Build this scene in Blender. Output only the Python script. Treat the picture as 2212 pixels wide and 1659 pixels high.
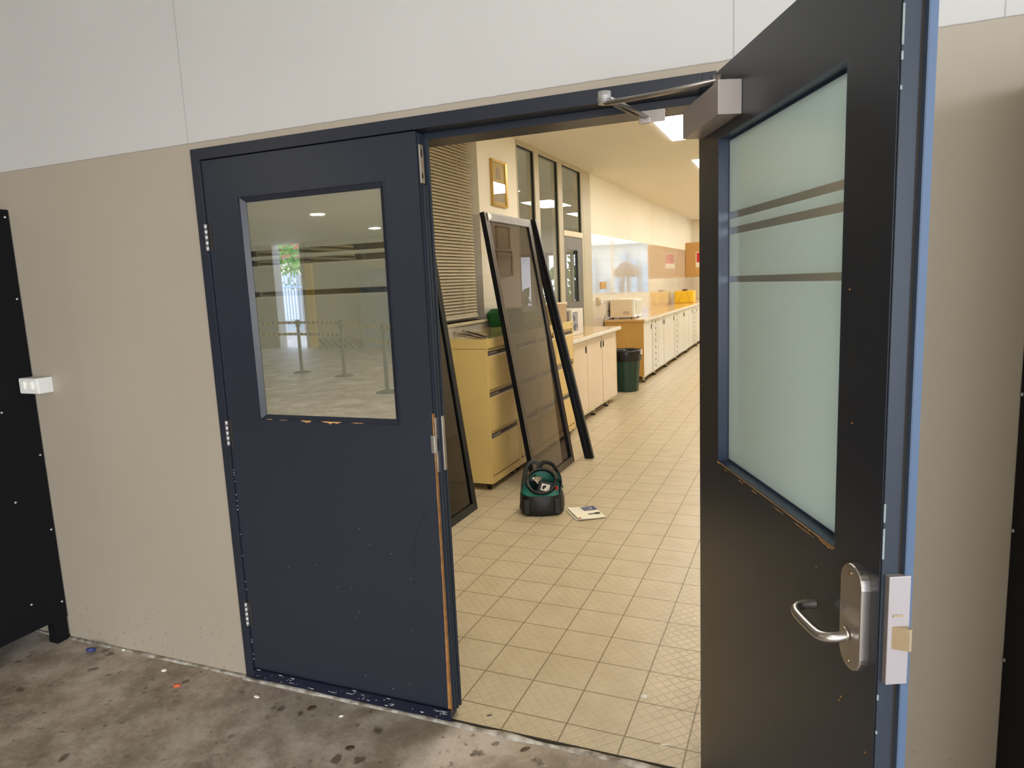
import bpy, bmesh, math, random
from mathutils import Vector, Matrix, noise
for _o in list(bpy.data.objects): bpy.data.objects.remove(_o)
S = bpy.context.scene; C = S.collection
R = math.radians
random.seed(7)

# ------------------------------------------------------------------ camera
def make_camera():
    yaw, pit, rol, f = R(23.3217), R(-8.392), R(-2.5018), 1466.994
    F = Vector((math.sin(-yaw)*math.cos(pit), math.cos(yaw)*math.cos(pit), math.sin(pit)))
    R0 = Vector((math.cos(yaw), math.sin(yaw), 0)); U0 = R0.cross(F)
    Rt = math.cos(rol)*R0 + math.sin(rol)*U0; U = -math.sin(rol)*R0 + math.cos(rol)*U0
    cd = bpy.data.cameras.new('camera'); co = bpy.data.objects.new('camera', cd); C.objects.link(co)
    cd.sensor_fit = 'HORIZONTAL'; cd.sensor_width = 36; cd.lens = f*36/2212; cd.clip_start = .02; cd.clip_end = 300
    M = Matrix((Rt, U, -F)).transposed().to_4x4(); M.translation = Vector((1.7029, -1.9478, 1.552)); co.matrix_world = M
    S.camera = co
make_camera()
# ------------------------------------------------------------------ world, exposure
S.view_settings.view_transform = 'Standard'; S.view_settings.look = 'None'
S.view_settings.gamma = 1; S.view_settings.use_curve_mapping = False; S.view_settings.exposure = 0.0
W = bpy.data.worlds.new('sky'); S.world = W; W.use_nodes = True
nt = W.node_tree; bg = nt.nodes['Background']
tc = nt.nodes.new('ShaderNodeTexCoord'); sx = nt.nodes.new('ShaderNodeSeparateXYZ'); cr = nt.nodes.new('ShaderNodeValToRGB')
nt.links.new(tc.outputs['Generated'], sx.inputs[0]); nt.links.new(sx.outputs['Z'], cr.inputs[0]); nt.links.new(cr.outputs[0], bg.inputs[0])
cr.color_ramp.elements[0].color = (.80, .87, 1, 1); cr.color_ramp.elements[1].color = (.45, .63, 1, 1)
bg.inputs[1].default_value = 4.2
def area(name, loc, to, sx_, sy_, power, col):
    l = bpy.data.lights.new(name, 'AREA'); l.shape = 'RECTANGLE'; l.size = sx_; l.size_y = sy_; l.energy = power; l.color = col
    o = bpy.data.objects.new(name, l); C.objects.link(o); o.location = loc
    o.rotation_euler = (Vector(to)-Vector(loc)).to_track_quat('-Z', 'Y').to_euler(); return o
# unseen fill lamps added at the open right end and an invented rear opening
area('fill_open_end', (5.6, -5.5, 1.7), (-1, -2, 1.2), 8, 2.4, 380, (.80, .89, 1))
area('fill_rear_opening', (3.0, -13.2, 1.5), (1.5, 0, 1.2), 4.6, 2.4, 430, (1, .97, .93))

# ------------------------------------------------------------------ materials
def lin(c):
    def g(v):
        v /= 255.; return v/12.92 if v <= .04045 else ((v+.055)/1.055)**2.4
    return tuple(g(v) for v in c)+(1,)
def N(t, k, **kw):
    n = t.nodes.new(k)
    for a, b in kw.items():
        if a in n.inputs.keys() if isinstance(a, str) else False: n.inputs[a].default_value = b
        else: setattr(n, a, b)
    return n
def base(name):
    m = bpy.data.materials.new(name); m.use_nodes = True; t = m.node_tree; return m, t, t.nodes['Principled BSDF']
def mat(name, col, rough=.5, metal=0, var=.06, sc=6, bump=0, bsc=60, spec=.5, coat=0, emit=None, es=1, col2=None, lo=.35, hi=.65, det=4):
    m, t, b = base(name)
    c = lin(col); d = lin(col2) if col2 else tuple(v*(1-var*2) for v in c[:3])+(1,)
    co = t.nodes.new('ShaderNodeTexCoord')
    n = t.nodes.new('ShaderNodeTexNoise'); n.inputs['Scale'].default_value = sc; n.inputs['Detail'].default_value = det
    t.links.new(co.outputs['Object'], n.inputs[0])
    r = t.nodes.new('ShaderNodeValToRGB'); r.color_ramp.elements[0].position = lo; r.color_ramp.elements[1].position = hi
    r.color_ramp.elements[0].color = d; r.color_ramp.elements[1].color = c
    t.links.new(n.outputs[0], r.inputs[0]); t.links.new(r.outputs[0], b.inputs['Base Color'])
    b.inputs['Roughness'].default_value = rough; b.inputs['Metallic'].default_value = metal
    b.inputs['Specular IOR Level'].default_value = spec; b.inputs['Coat Weight'].default_value = coat; b.inputs['Coat Roughness'].default_value = .05
    if bump:
        n2 = t.nodes.new('ShaderNodeTexNoise'); n2.inputs['Scale'].default_value = bsc; t.links.new(co.outputs['Object'], n2.inputs[0])
        bp = t.nodes.new('ShaderNodeBump'); bp.inputs['Strength'].default_value = bump; bp.inputs['Distance'].default_value = .004
        t.links.new(n2.outputs[0], bp.inputs['Height']); t.links.new(bp.outputs[0], b.inputs['Normal'])
    if emit:
        b.inputs['Emission Color'].default_value = lin(emit); b.inputs['Emission Strength'].default_value = es
    return m
def math_(t, op, a, b=None, clamp=False):
    n = t.nodes.new('ShaderNodeMath'); n.operation = op; n.use_clamp = clamp
    for i, v in enumerate((a, b)):
        if v is None: continue
        if isinstance(v, (int, float)): n.inputs[i].default_value = v
        else: t.links.new(v, n.inputs[i])
    return n.outputs[0]
def mixc(t, f, a, b):
    n = t.nodes.new('ShaderNodeMix'); n.data_type = 'RGBA'
    for s, v in ((n.inputs[0], f), (n.inputs[6], a), (n.inputs[7], b)):
        if isinstance(v, (int, float, tuple)): s.default_value = v
        else: t.links.new(v, s)
    return n.outputs[2]
def objxyz(t):
    co = t.nodes.new('ShaderNodeTexCoord'); s = t.nodes.new('ShaderNodeSeparateXYZ'); t.links.new(co.outputs['Object'], s.inputs[0])
    return co.outputs['Object'], s.outputs
def noise_(t, vec, sc, det=4, rough=.5):
    n = t.nodes.new('ShaderNodeTexNoise'); n.inputs['Scale'].default_value = sc; n.inputs['Detail'].default_value = det; n.inputs['Roughness'].default_value = rough
    t.links.new(vec, n.inputs[0]); return n.outputs[0]
def ramp(t, f, stops):
    r = t.nodes.new('ShaderNodeValToRGB'); t.links.new(f, r.inputs[0])
    while len(r.color_ramp.elements) < len(stops): r.color_ramp.elements.new(.5)
    for e, (p_, c_) in zip(r.color_ramp.elements, stops): e.position = p_; e.color = c_ if len(c_) == 4 else lin(c_)
    return r.outputs[0]
def bump_(t, b, h, st=.3, dist=.003):
    bp = t.nodes.new('ShaderNodeBump'); bp.inputs['Strength'].default_value = st; bp.inputs['Distance'].default_value = dist
    t.links.new(h, bp.inputs['Height']); t.links.new(bp.outputs[0], b.inputs['Normal'])
def gridline(t, v, off, size, w):      # 1 on the joint lines, 0 elsewhere
    a = math_(t, 'SUBTRACT', v, off); a = math_(t, 'DIVIDE', a, size); a = math_(t, 'FRACT', a)
    a = math_(t, 'ABSOLUTE', math_(t, 'SUBTRACT', a, .5)); return math_(t, 'GREATER_THAN', a, .5-w/size/2)
ZB = 2.112
def mat_front_wall():
    m, t, b = base('painted_render'); vec, xyz = objxyz(t)
    n = noise_(t, vec, 1.1, 5); nf = noise_(t, vec, 70, 3)
    edge = math_(t, 'ADD', xyz[2], math_(t, 'MULTIPLY', math_(t, 'SUBTRACT', noise_(t, vec, 26), .5), .006))
    up = math_(t, 'GREATER_THAN', edge, ZB)
    g = ramp(t, n, [(.3, (158, 146, 127)), (.7, (164, 152, 134))]); w = ramp(t, n, [(.3, (184, 180, 173)), (.7, (191, 187, 180))])
    low = math_(t, 'MULTIPLY', math_(t, 'LESS_THAN', xyz[2], .22), math_(t, 'GREATER_THAN', noise_(t, vec, 45, 6), .64))
    g = mixc(t, math_(t, 'MULTIPLY', low, .4), g, lin((105, 98, 86)))
    c = mixc(t, up, g, w)
    joint = None
    for x0 in (-.3865, 1.524, 2.122):
        d = math_(t, 'ABSOLUTE', math_(t, 'SUBTRACT', xyz[0], x0)); k = math_(t, 'LESS_THAN', d, .0022); joint = k if joint is None else math_(t, 'MAXIMUM', joint, k)
    joint = math_(t, 'MULTIPLY', joint, up)
    c = mixc(t, math_(t, 'MULTIPLY', joint, .45), c, lin((120, 116, 110)))
    line = math_(t, 'LESS_THAN', math_(t, 'ABSOLUTE', math_(t, 'SUBTRACT', edge, ZB)), .0018)
    c = mixc(t, math_(t, 'MULTIPLY', line, .45), c, lin((90, 84, 76)))
    t.links.new(c, b.inputs['Base Color']); b.inputs['Roughness'].default_value = .62
    bump_(t, b, nf, .12, .002); return m
def mat_concrete():
    m, t, b = base('stained_concrete'); vec, xyz = objxyz(t)
    n1 = noise_(t, vec, 2.3, 10, .72); n2 = noise_(t, vec, 8, 9, .74); n3 = noise_(t, vec, 60, 5, .6); n4 = noise_(t, vec, 3.1, 5, .6)
    c = ramp(t, n1, [(.38, (128, 113, 98)), (.5, (164, 149, 133)), (.60, (194, 182, 167))])
    c = mixc(t, math_(t, 'MULTIPLY', ramp(t, n2, [(.47, (0, 0, 0)), (.60, (255, 255, 255))]), .6), c, lin((192, 178, 160)))
    c = mixc(t, math_(t, 'MULTIPLY', ramp(t, n4, [(.48, (0, 0, 0)), (.60, (255, 255, 255))]), .5), c, lin((118, 106, 82)))
    c = mixc(t, math_(t, 'MULTIPLY', ramp(t, n3, [(.45, (0, 0, 0)), (.7, (255, 255, 255))]), .16), c, lin((96, 84, 70)))
    def spots(sc, dist, thr, psc, col, k, c):
        v = t.nodes.new('ShaderNodeTexVoronoi'); v.inputs['Scale'].default_value = sc
        w = t.nodes.new('ShaderNodeVectorMath'); w.operation = 'ADD'; nn = t.nodes.new('ShaderNodeTexNoise'); nn.inputs['Scale'].default_value = 30; t.links.new(vec, nn.inputs[0])
        ws = t.nodes.new('ShaderNodeVectorMath'); ws.operation = 'SCALE'; ws.inputs['Scale'].default_value = .05; t.links.new(nn.outputs['Color'], ws.inputs[0])
        t.links.new(vec, w.inputs[0]); t.links.new(ws.outputs[0], w.inputs[1]); t.links.new(w.outputs[0], v.inputs[0])
        f = ramp(t, v.outputs['Distance'], [(dist*.6, (255, 255, 255)), (dist, (0, 0, 0))])
        f = math_(t, 'MULTIPLY', f, math_(t, 'GREATER_THAN', noise_(t, vec, psc), thr)); return mixc(t, math_(t, 'MULTIPLY', f, k), c, lin(col))
    c = spots(9, .22, .50, 4, (72, 58, 44), .75, c); c = spots(21, .24, .52, 6, (84, 68, 52), .6, c); c = spots(40, .22, .60, 9, (214, 204, 186), .5, c)
    t.links.new(c, b.inputs['Base Color']); t.links.new(math_(t, 'ADD', math_(t, 'MULTIPLY', n2, .35), .32), b.inputs['Roughness']); bump_(t, b, math_(t, 'ADD', n3, n2), .35, .004); return m
TS = .2079
def mat_floor_tile():
    m, t, b = base('textured_floor_tile'); vec, xyz = objxyz(t)
    gx = gridline(t, xyz[0], .5434-TS*20, TS, .0055); gy = gridline(t, xyz[1], .344-TS*20, TS, .0055)
    g = math_(t, 'MAXIMUM', gx, gy)
    # per-tile tone
    ix = math_(t, 'FLOOR', math_(t, 'DIVIDE', math_(t, 'SUBTRACT', xyz[0], .5434), TS)); iy = math_(t, 'FLOOR', math_(t, 'DIVIDE', math_(t, 'SUBTRACT', xyz[1], .344), TS))
    cb = t.nodes.new('ShaderNodeCombineXYZ'); t.links.new(ix, cb.inputs[0]); t.links.new(iy, cb.inputs[1])
    wn = t.nodes.new('ShaderNodeTexWhiteNoise'); wn.noise_dimensions = '3D'; t.links.new(cb.outputs[0], wn.inputs[0])
    c = ramp(t, noise_(t, vec, 7, 5), [(.3, (188, 172, 140)), (.7, (201, 186, 155))])
    c = mixc(t, math_(t, 'MULTIPLY', wn.outputs[0], .10), c, lin((168, 150, 118)))
    # raised diamond tread
    a = math_(t, 'ADD', xyz[0], xyz[1]); d = math_(t, 'SUBTRACT', xyz[0], xyz[1]); k = 2*math.pi/(TS/4)/1.0
    ha = math_(t, 'ABSOLUTE', math_(t, 'SINE', math_(t, 'MULTIPLY', a, k/2))); hd = math_(t, 'ABSOLUTE', math_(t, 'SINE', math_(t, 'MULTIPLY', d, k/2)))
    h = math_(t, 'MINIMUM', ha, hd); h = math_(t, 'MINIMUM', h, .35)
    groove = math_(t, 'LESS_THAN', h, .13)
    c = mixc(t, math_(t, 'MULTIPLY', groove, .26), c, lin((140, 120, 86)))
    c = mixc(t, g, c, lin((126, 108, 76)))
    t.links.new(c, b.inputs['Base Color'])
    rr = math_(t, 'ADD', math_(t, 'MULTIPLY', noise_(t, vec, 20), .15), .30); t.links.new(rr, b.inputs['Roughness'])
    hh = math_(t, 'SUBTRACT', math_(t, 'MULTIPLY', h, 1.6), math_(t, 'MULTIPLY', g, 1.5)); bump_(t, b, hh, .5, .0022); return m
def mat_wall_tile(name='glazed_wall', tiled=True):
    m, t, b = base(name); vec, xyz = objxyz(t)
    up = math_(t, 'GREATER_THAN', xyz[2], 2.2)
    c = ramp(t, noise_(t, vec, 2), [(.3, (238, 230, 210)), (.7, (241, 234, 215))])
    gx = gridline(t, xyz[1], .5, .31, .004); gz = gridline(t, xyz[2], .114-.0, .2165, .004); g = math_(t, 'MAXIMUM', gx, gz)
    tl = mixc(t, math_(t, 'MULTIPLY', g, .55), ramp(t, noise_(t, vec, 3), [(.3, (208, 202, 190)), (.7, (213, 207, 196))]), lin((176, 162, 132)))
    c = mixc(t, up, tl, c); t.links.new(c, b.inputs['Base Color'])
    t.links.new(math_(t, 'ADD', math_(t, 'MULTIPLY', up, .5), .045), b.inputs['Roughness'])
    t.links.new(math_(t, 'MULTIPLY', math_(t, 'SUBTRACT', 1.0, up), .95), b.inputs['Coat Weight']); b.inputs['Coat Roughness'].default_value = .03
    w = noise_(t, vec, 9, 2); hh = math_(t, 'SUBTRACT', math_(t, 'MULTIPLY', w, .35), math_(t, 'MULTIPLY', g, .3))
    bump_(t, b, math_(t, 'MULTIPLY', hh, math_(t, 'SUBTRACT', 1.0, up)), .25, .0035); return m
def mat_navy(name, sc=1.0, chips=.0, col=(38, 43, 53), rough=.34, spec=.5):
    m, t, b = base(name); vec, xyz = objxyz(t)
    c = ramp(t, noise_(t, vec, 1.3, 3), [(.3, tuple(v*.93 for v in col)), (.7, col)])
    if chips:
        n = noise_(t, vec, 85, 6, .7); k = math_(t, 'GREATER_THAN', n, .74)
        c = mixc(t, math_(t, 'MULTIPLY', k, chips), c, lin((190, 196, 205)))
    t.links.new(c, b.inputs['Base Color']); b.inputs['Roughness'].default_value = rough; b.inputs['Specular IOR Level'].default_value = spec
    bump_(t, b, noise_(t, vec, 55, 4), .10, .0016); return m
def mat_frosted(name, stripes, clear_reveal, gloss, grough, tint, axis=2):
    """etched film on glass; the bands listed in stripes are left clear"""
    m = bpy.data.materials.new(name); m.use_nodes = True; t = m.node_tree; t.nodes.clear()
    out = t.nodes.new('ShaderNodeOutputMaterial'); vec, xyz = objxyz(t)
    k = None
    for z0, z1 in stripes:
        q = math_(t, 'MULTIPLY', math_(t, 'GREATER_THAN', xyz[2], z0), math_(t, 'LESS_THAN', xyz[2], z1)); k = q if k is None else math_(t, 'MAXIMUM', k, q)
    df = t.nodes.new('ShaderNodeBsdfDiffuse'); tr = t.nodes.new('ShaderNodeBsdfTranslucent'); df.inputs[0].default_value = lin(tint); tr.inputs[0].default_value = lin(tint)
    s1 = t.nodes.new('ShaderNodeMixShader'); s1.inputs[0].default_value = .5; t.links.new(df.outputs[0], s1.inputs[1]); t.links.new(tr.outputs[0], s1.inputs[2])
    tp = t.nodes.new('ShaderNodeBsdfTransparent'); tp.inputs[0].default_value = clear_reveal
    s2 = t.nodes.new('ShaderNodeMixShader'); t.links.new(k, s2.inputs[0]); t.links.new(s1.outputs[0], s2.inputs[1]); t.links.new(tp.outputs[0], s2.inputs[2])
    gl = t.nodes.new('ShaderNodeBsdfGlossy'); gl.inputs[0].default_value = (1, 1, 1, 1); gl.inputs['Roughness'].default_value = grough
    fr = t.nodes.new('ShaderNodeFresnel'); fr.inputs[0].default_value = 1.5
    ge = t.nodes.new('ShaderNodeNewGeometry'); fac = math_(t, 'MULTIPLY', math_(t, 'ADD', fr.outputs[0], gloss, True), math_(t, 'SUBTRACT', 1.0, ge.outputs['Backfacing']))
    s3 = t.nodes.new('ShaderNodeMixShader'); t.links.new(fac, s3.inputs[0]); t.links.new(s2.outputs[0], s3.inputs[1]); t.links.new(gl.outputs[0], s3.inputs[2])
    t.links.new(s3.outputs[0], out.inputs[0]); return m
def mat_pane(name, tint, gloss=0.0, rough=.01):
    m = bpy.data.materials.new(name); m.use_nodes = True; t = m.node_tree; t.nodes.clear()
    out = t.nodes.new('ShaderNodeOutputMaterial'); tp = t.nodes.new('ShaderNodeBsdfTransparent'); tp.inputs[0].default_value = tint
    gl = t.nodes.new('ShaderNodeBsdfGlossy'); gl.inputs['Roughness'].default_value = rough; gl.inputs[0].default_value = (1, 1, 1, 1)
    fr = t.nodes.new('ShaderNodeFresnel'); fr.inputs[0].default_value = 1.5
    s = t.nodes.new('ShaderNodeMixShader'); ge = t.nodes.new('ShaderNodeNewGeometry'); t.links.new(math_(t, 'MULTIPLY', math_(t, 'ADD', fr.outputs[0], gloss, True), math_(t, 'SUBTRACT', 1.0, ge.outputs['Backfacing'])), s.inputs[0]); t.links.new(tp.outputs[0], s.inputs[1]); t.links.new(gl.outputs[0], s.inputs[2])
    t.links.new(s.outputs[0], out.inputs[0]); return m
def mat_bands(name, cols, period, axis_expr, rough=.5):
    m, t, b = base(name); vec, xyz = objxyz(t)
    a = sum_ = None
    for i, w in enumerate(axis_expr):
        if w: q = math_(t, 'MULTIPLY', xyz[i], w); sum_ = q if sum_ is None else math_(t, 'ADD', sum_, q)
    f = math_(t, 'FRACT', math_(t, 'DIVIDE', sum_, period)); k = math_(t, 'GREATER_THAN', f, .5)
    t.links.new(mixc(t, k, lin(cols[0]), lin(cols[1])), b.inputs['Base Color']); b.inputs['Roughness'].default_value = rough; return m

M = {}
M['wall'] = mat_front_wall(); M['concrete'] = mat_concrete(); M['ftile'] = mat_floor_tile(); M['wtile'] = mat_wall_tile()
M['navy'] = mat_navy('navy_door_paint', chips=.25); M['navy_f'] = mat_navy('navy_frame_paint', chips=.2, col=(36, 40, 50)); M['kick'] = mat_navy('navy_threshold_bar', chips=.0, col=(18, 23, 42))
M['sky_strip'] = mat_navy('rebate_sky_sheen', col=(74, 90, 112), rough=.5, spec=.3); M['bead_r'] = mat_navy('navy_bead_sky_tint', col=(46, 60, 82), rough=.3); M['edge'] = mat_navy('slate_edge_paint', col=(40, 46, 54), chips=.3, rough=.5, spec=.25)  # rebate strip and right bead painted bluer, standing in for reflected sky light
M['black'] = mat('black_powder_coat', (9, 9, 11), .75, var=.03, spec=.2); M['blackrub'] = mat('black_rubber', (16, 16, 17), .7)
M['cream'] = mat('cream_wall_paint', (236, 228, 208), .6, var=.01, sc=1.5); M['ceil'] = mat('interior_ceiling_paint', (238, 232, 216), .7, var=.01, sc=1)
M['ceilx'] = None
M['frost_l'] = mat_frosted('etched_glass_outer', [(1.689, 1.710), (1.655, 1.676), (1.543, 1.562)], (.75, .78, .70, 1), .56, .012, (196, 194, 168))
M['frost_r'] = mat_frosted('etched_glass_inner', [(1.688, 1.706), (1.650, 1.668), (1.532, 1.547)], (.70, .70, .66, 1), .03, .14, (232, 244, 236))
M['steel'] = mat('brushed_stainless', (196, 190, 184), .32, 1, var=.02, sc=30); M['alu'] = mat('satin_aluminium', (176, 170, 164), .38, .9, var=.05, sc=20)
M['silver'] = mat('silver_painted_metal', (176, 168, 162), .45, .35, var=.03); M['brass'] = mat('worn_brass_latch', (186, 166, 134), .3, .9)
M['zinc'] = mat('zinc_hinge', (206, 203, 200), .4, .6, var=.1, sc=60); M['chipwood'] = mat('bare_timber', (212, 158, 96), .7, var=.15, sc=40); M['whitepaint'] = mat('chipped_white_undercoat', (214, 214, 212), .6, var=.1, sc=80)
M['orange'] = mat('bare_orange_timber_edge', (168, 116, 62), .75, var=.2, sc=40, bump=.4)
M['plastic_w'] = mat('white_switch_plastic', (222, 219, 210), .4, var=.03); M['plastic_d'] = mat('cream_switch_plastic', (232, 228, 214), .35, var=.02); M['beige_p'] = mat('cream_wall_plastic', (205, 185, 140), .4)
M['seal'] = mat('old_sealant', (190, 184, 172), .7, var=.2, sc=25, bump=.6, col2=(120, 108, 92)); M['gap'] = mat('dark_joint', (44, 38, 32), .9)
M['cab'] = mat('mustard_cabinet_enamel', (226, 196, 122), .28, var=.02, coat=.3); M['cab_top'] = mat('mustard_cabinet_top', (222, 198, 132), .12, var=.02, coat=.6)
M['slot'] = mat('dark_handle_slot', (70, 44, 34), .5); M['label'] = mat('label_card', (205, 200, 192), .5)
M['lam_door'] = mat('pale_laminate_door', (226, 208, 184), .22, var=.015, coat=.3); M['lam_edge'] = mat('white_laminate_edge', (236, 230, 220), .3)
M['lam_top'] = mat('tan_laminate_top', (214, 172, 108), .18, var=.03, coat=.4); M['lam_grey'] = mat('pale_grey_laminate_door', (224, 224, 218), .28, var=.01, coat=.3)
M['ochre'] = mat('ochre_timber_panel', (206, 160, 84), .35, var=.05, sc=3); M['gapyellow'] = mat('ochre_carcass_edge', (190, 160, 80), .5)
M['leg'] = mat('grey_cupboard_leg', (190, 176, 150), .4); M['screen_alu'] = mat('bronze_aluminium_frame', (116, 108, 101), .36, .7, var=.06, sc=18); M['screen_dark'] = mat('black_aluminium_frame', (24, 25, 28), .35, .5)
M['greyframe'] = mat('dark_grey_aluminium_frame', (62, 66, 68), .35, .6)
M['tint'] = mat_pane('tinted_screen_pane', (.43, .41, .43, 1), -.005, .02); M['tint_d'] = mat_pane('dark_tinted_screen_pane', (.22, .19, .17, 1), -.02, .02)
M['glass'] = mat_pane('clear_window_glass', (.93, .95, .93, 1), .05, .004)
M['pframe'] = mat('grey_partition_frame', (190, 180, 152), .4, var=.02); M['pframe_l'] = mat('cream_partition_frame', (228, 214, 184), .4, var=.02)
M['slat'] = mat('beige_blind_slat', (206, 192, 162), .4, var=.02); M['blindrail'] = mat('cream_blind_rail', (226, 214, 188), .4)
M['gold'] = mat('gilt_picture_frame', (214, 176, 96), .3, .4, var=.05); M['brown'] = mat('brown_picture_frame', (120, 84, 58), .45)
M['green'] = mat('green_plastic', (8, 110, 48), .35, var=.04); M['dkgreen'] = mat('dark_green_bin', (26, 60, 46), .4, var=.05); M['binbag'] = mat('black_bin_liner', (22, 20, 20), .25, var=.1, sc=20, bump=.8, bsc=30)
M['cardboard'] = mat('cardboard', (184, 158, 122), .7, var=.04); M['dkpanel'] = mat('grey_corridor_door_paint', (112, 108, 102), .45)
M['micro'] = mat('beige_microwave_side', (222, 205, 172), .4, var=.01); M['micro_f'] = mat('white_microwave_front', (236, 236, 230), .2, coat=.5)
M['yellow'] = mat('yellow_box', (240, 196, 30), .4, var=.02); M['cork'] = mat('cork_board', (206, 158, 92), .7, var=.08, sc=30); M['wear'] = mat('worn_grey_undercoat', (120, 128, 124), .6, var=.1, sc=60); M['forend'] = mat('satin_lock_forend', (150, 141, 138), .5, .3, var=.03); M['orange_p'] = mat('orange_plastic', (206, 96, 58), .5); M['red'] = mat('red_print', (205, 40, 44), .5); M['paper'] = mat('white_paper', (236, 230, 208), .55, var=.01)
M['bagblack'] = mat('black_nylon', (21, 21, 22), .5, var=.15, sc=12, bump=.7, bsc=18); M['teal'] = mat('teal_nylon', (14, 100, 86), .5, var=.18, sc=16, bump=.5, bsc=22); M['teald'] = mat('dark_teal_lining', (6, 52, 48), .7)
M['navyprint'] = mat('navy_print', (50, 56, 110), .5, var=.05); M['darkprint'] = mat('dark_green_print', (52, 58, 46), .5)
M['diffuser'] = mat('lit_diffuser', (255, 250, 235), .5, emit=(255, 248, 236), es=20.5); M['lampx'] = mat('lit_downlight', (255, 255, 255), .5, emit=(255, 244, 226), es=70)
M['keylamp'] = mat('lit_downlight_wide', (255, 255, 255), .5, emit=(255, 244, 226), es=235)
M['fill_lamp'] = mat('added_fill_downlight', (255, 255, 255), .5, emit=(255, 244, 226), es=110)  # extra downlight put in to brighten the wall behind the open leaf
M['yellowwall'] = mat('yellow_column_paint', (236, 196, 96), .6); M['tanwall'] = mat('tan_far_wall_paint', (176, 164, 132), .6, var=.04, sc=1); M['greywallx'] = mat('grey_far_wall_paint', (150, 146, 136), .6)
M['hazard'] = mat_bands('hazard_stripes', ((196, 168, 60), (44, 40, 34)), .22, (1, 0, 1)); M['beltm'] = mat_bands('barrier_belt_stripes', ((190, 160, 50), (34, 32, 30)), .14, (1, 0, 0))
M['greylocker'] = mat('blue_grey_locker', (112, 124, 130), .4); M['fence'] = mat('pale_blue_steel', (150, 180, 196), .5); M['leaf'] = mat('tree_leaves', (106, 150, 62), .6, var=.2, sc=8); M['bark'] = mat('tree_bark', (90, 70, 52), .8)
M['brick'] = mat('weathered_brick', (170, 140, 118), .8, var=.15, sc=14); M['roof'] = mat('red_roof', (158, 78, 66), .7); M['pave'] = mat('pale_paving', (190, 186, 176), .8, var=.08, sc=2); M['grass'] = M['leaf']
def mat_ceiling_panels():
    m, t, b = base('panelled_ceiling'); vec, xyz = objxyz(t)
    g = math_(t, 'MAXIMUM', gridline(t, xyz[0], 0, 1.2, .012), gridline(t, xyz[1], .2, 2.4, .012))
    t.links.new(mixc(t, math_(t, 'MULTIPLY', g, .6), lin((196, 190, 172)), lin((120, 114, 100))), b.inputs['Base Color']); b.inputs['Roughness'].default_value = .6; return m
M['ceilx'] = mat_ceiling_panels()
def mat_print(name, a, b_, sc):
    m, t, b = base(name); vec, xyz = objxyz(t)
    v = t.nodes.new('ShaderNodeTexVoronoi'); v.inputs['Scale'].default_value = sc; t.links.new(vec, v.inputs[0])
    t.links.new(mixc(t, math_(t, 'GREATER_THAN', v.outputs['Distance'], .42), lin(a), lin(b_)), b.inputs['Base Color']); b.inputs['Roughness'].default_value = .4; return m
M['photo'] = mat_print('printed_photo', (62, 66, 82), (150, 150, 158), 14)

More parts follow.
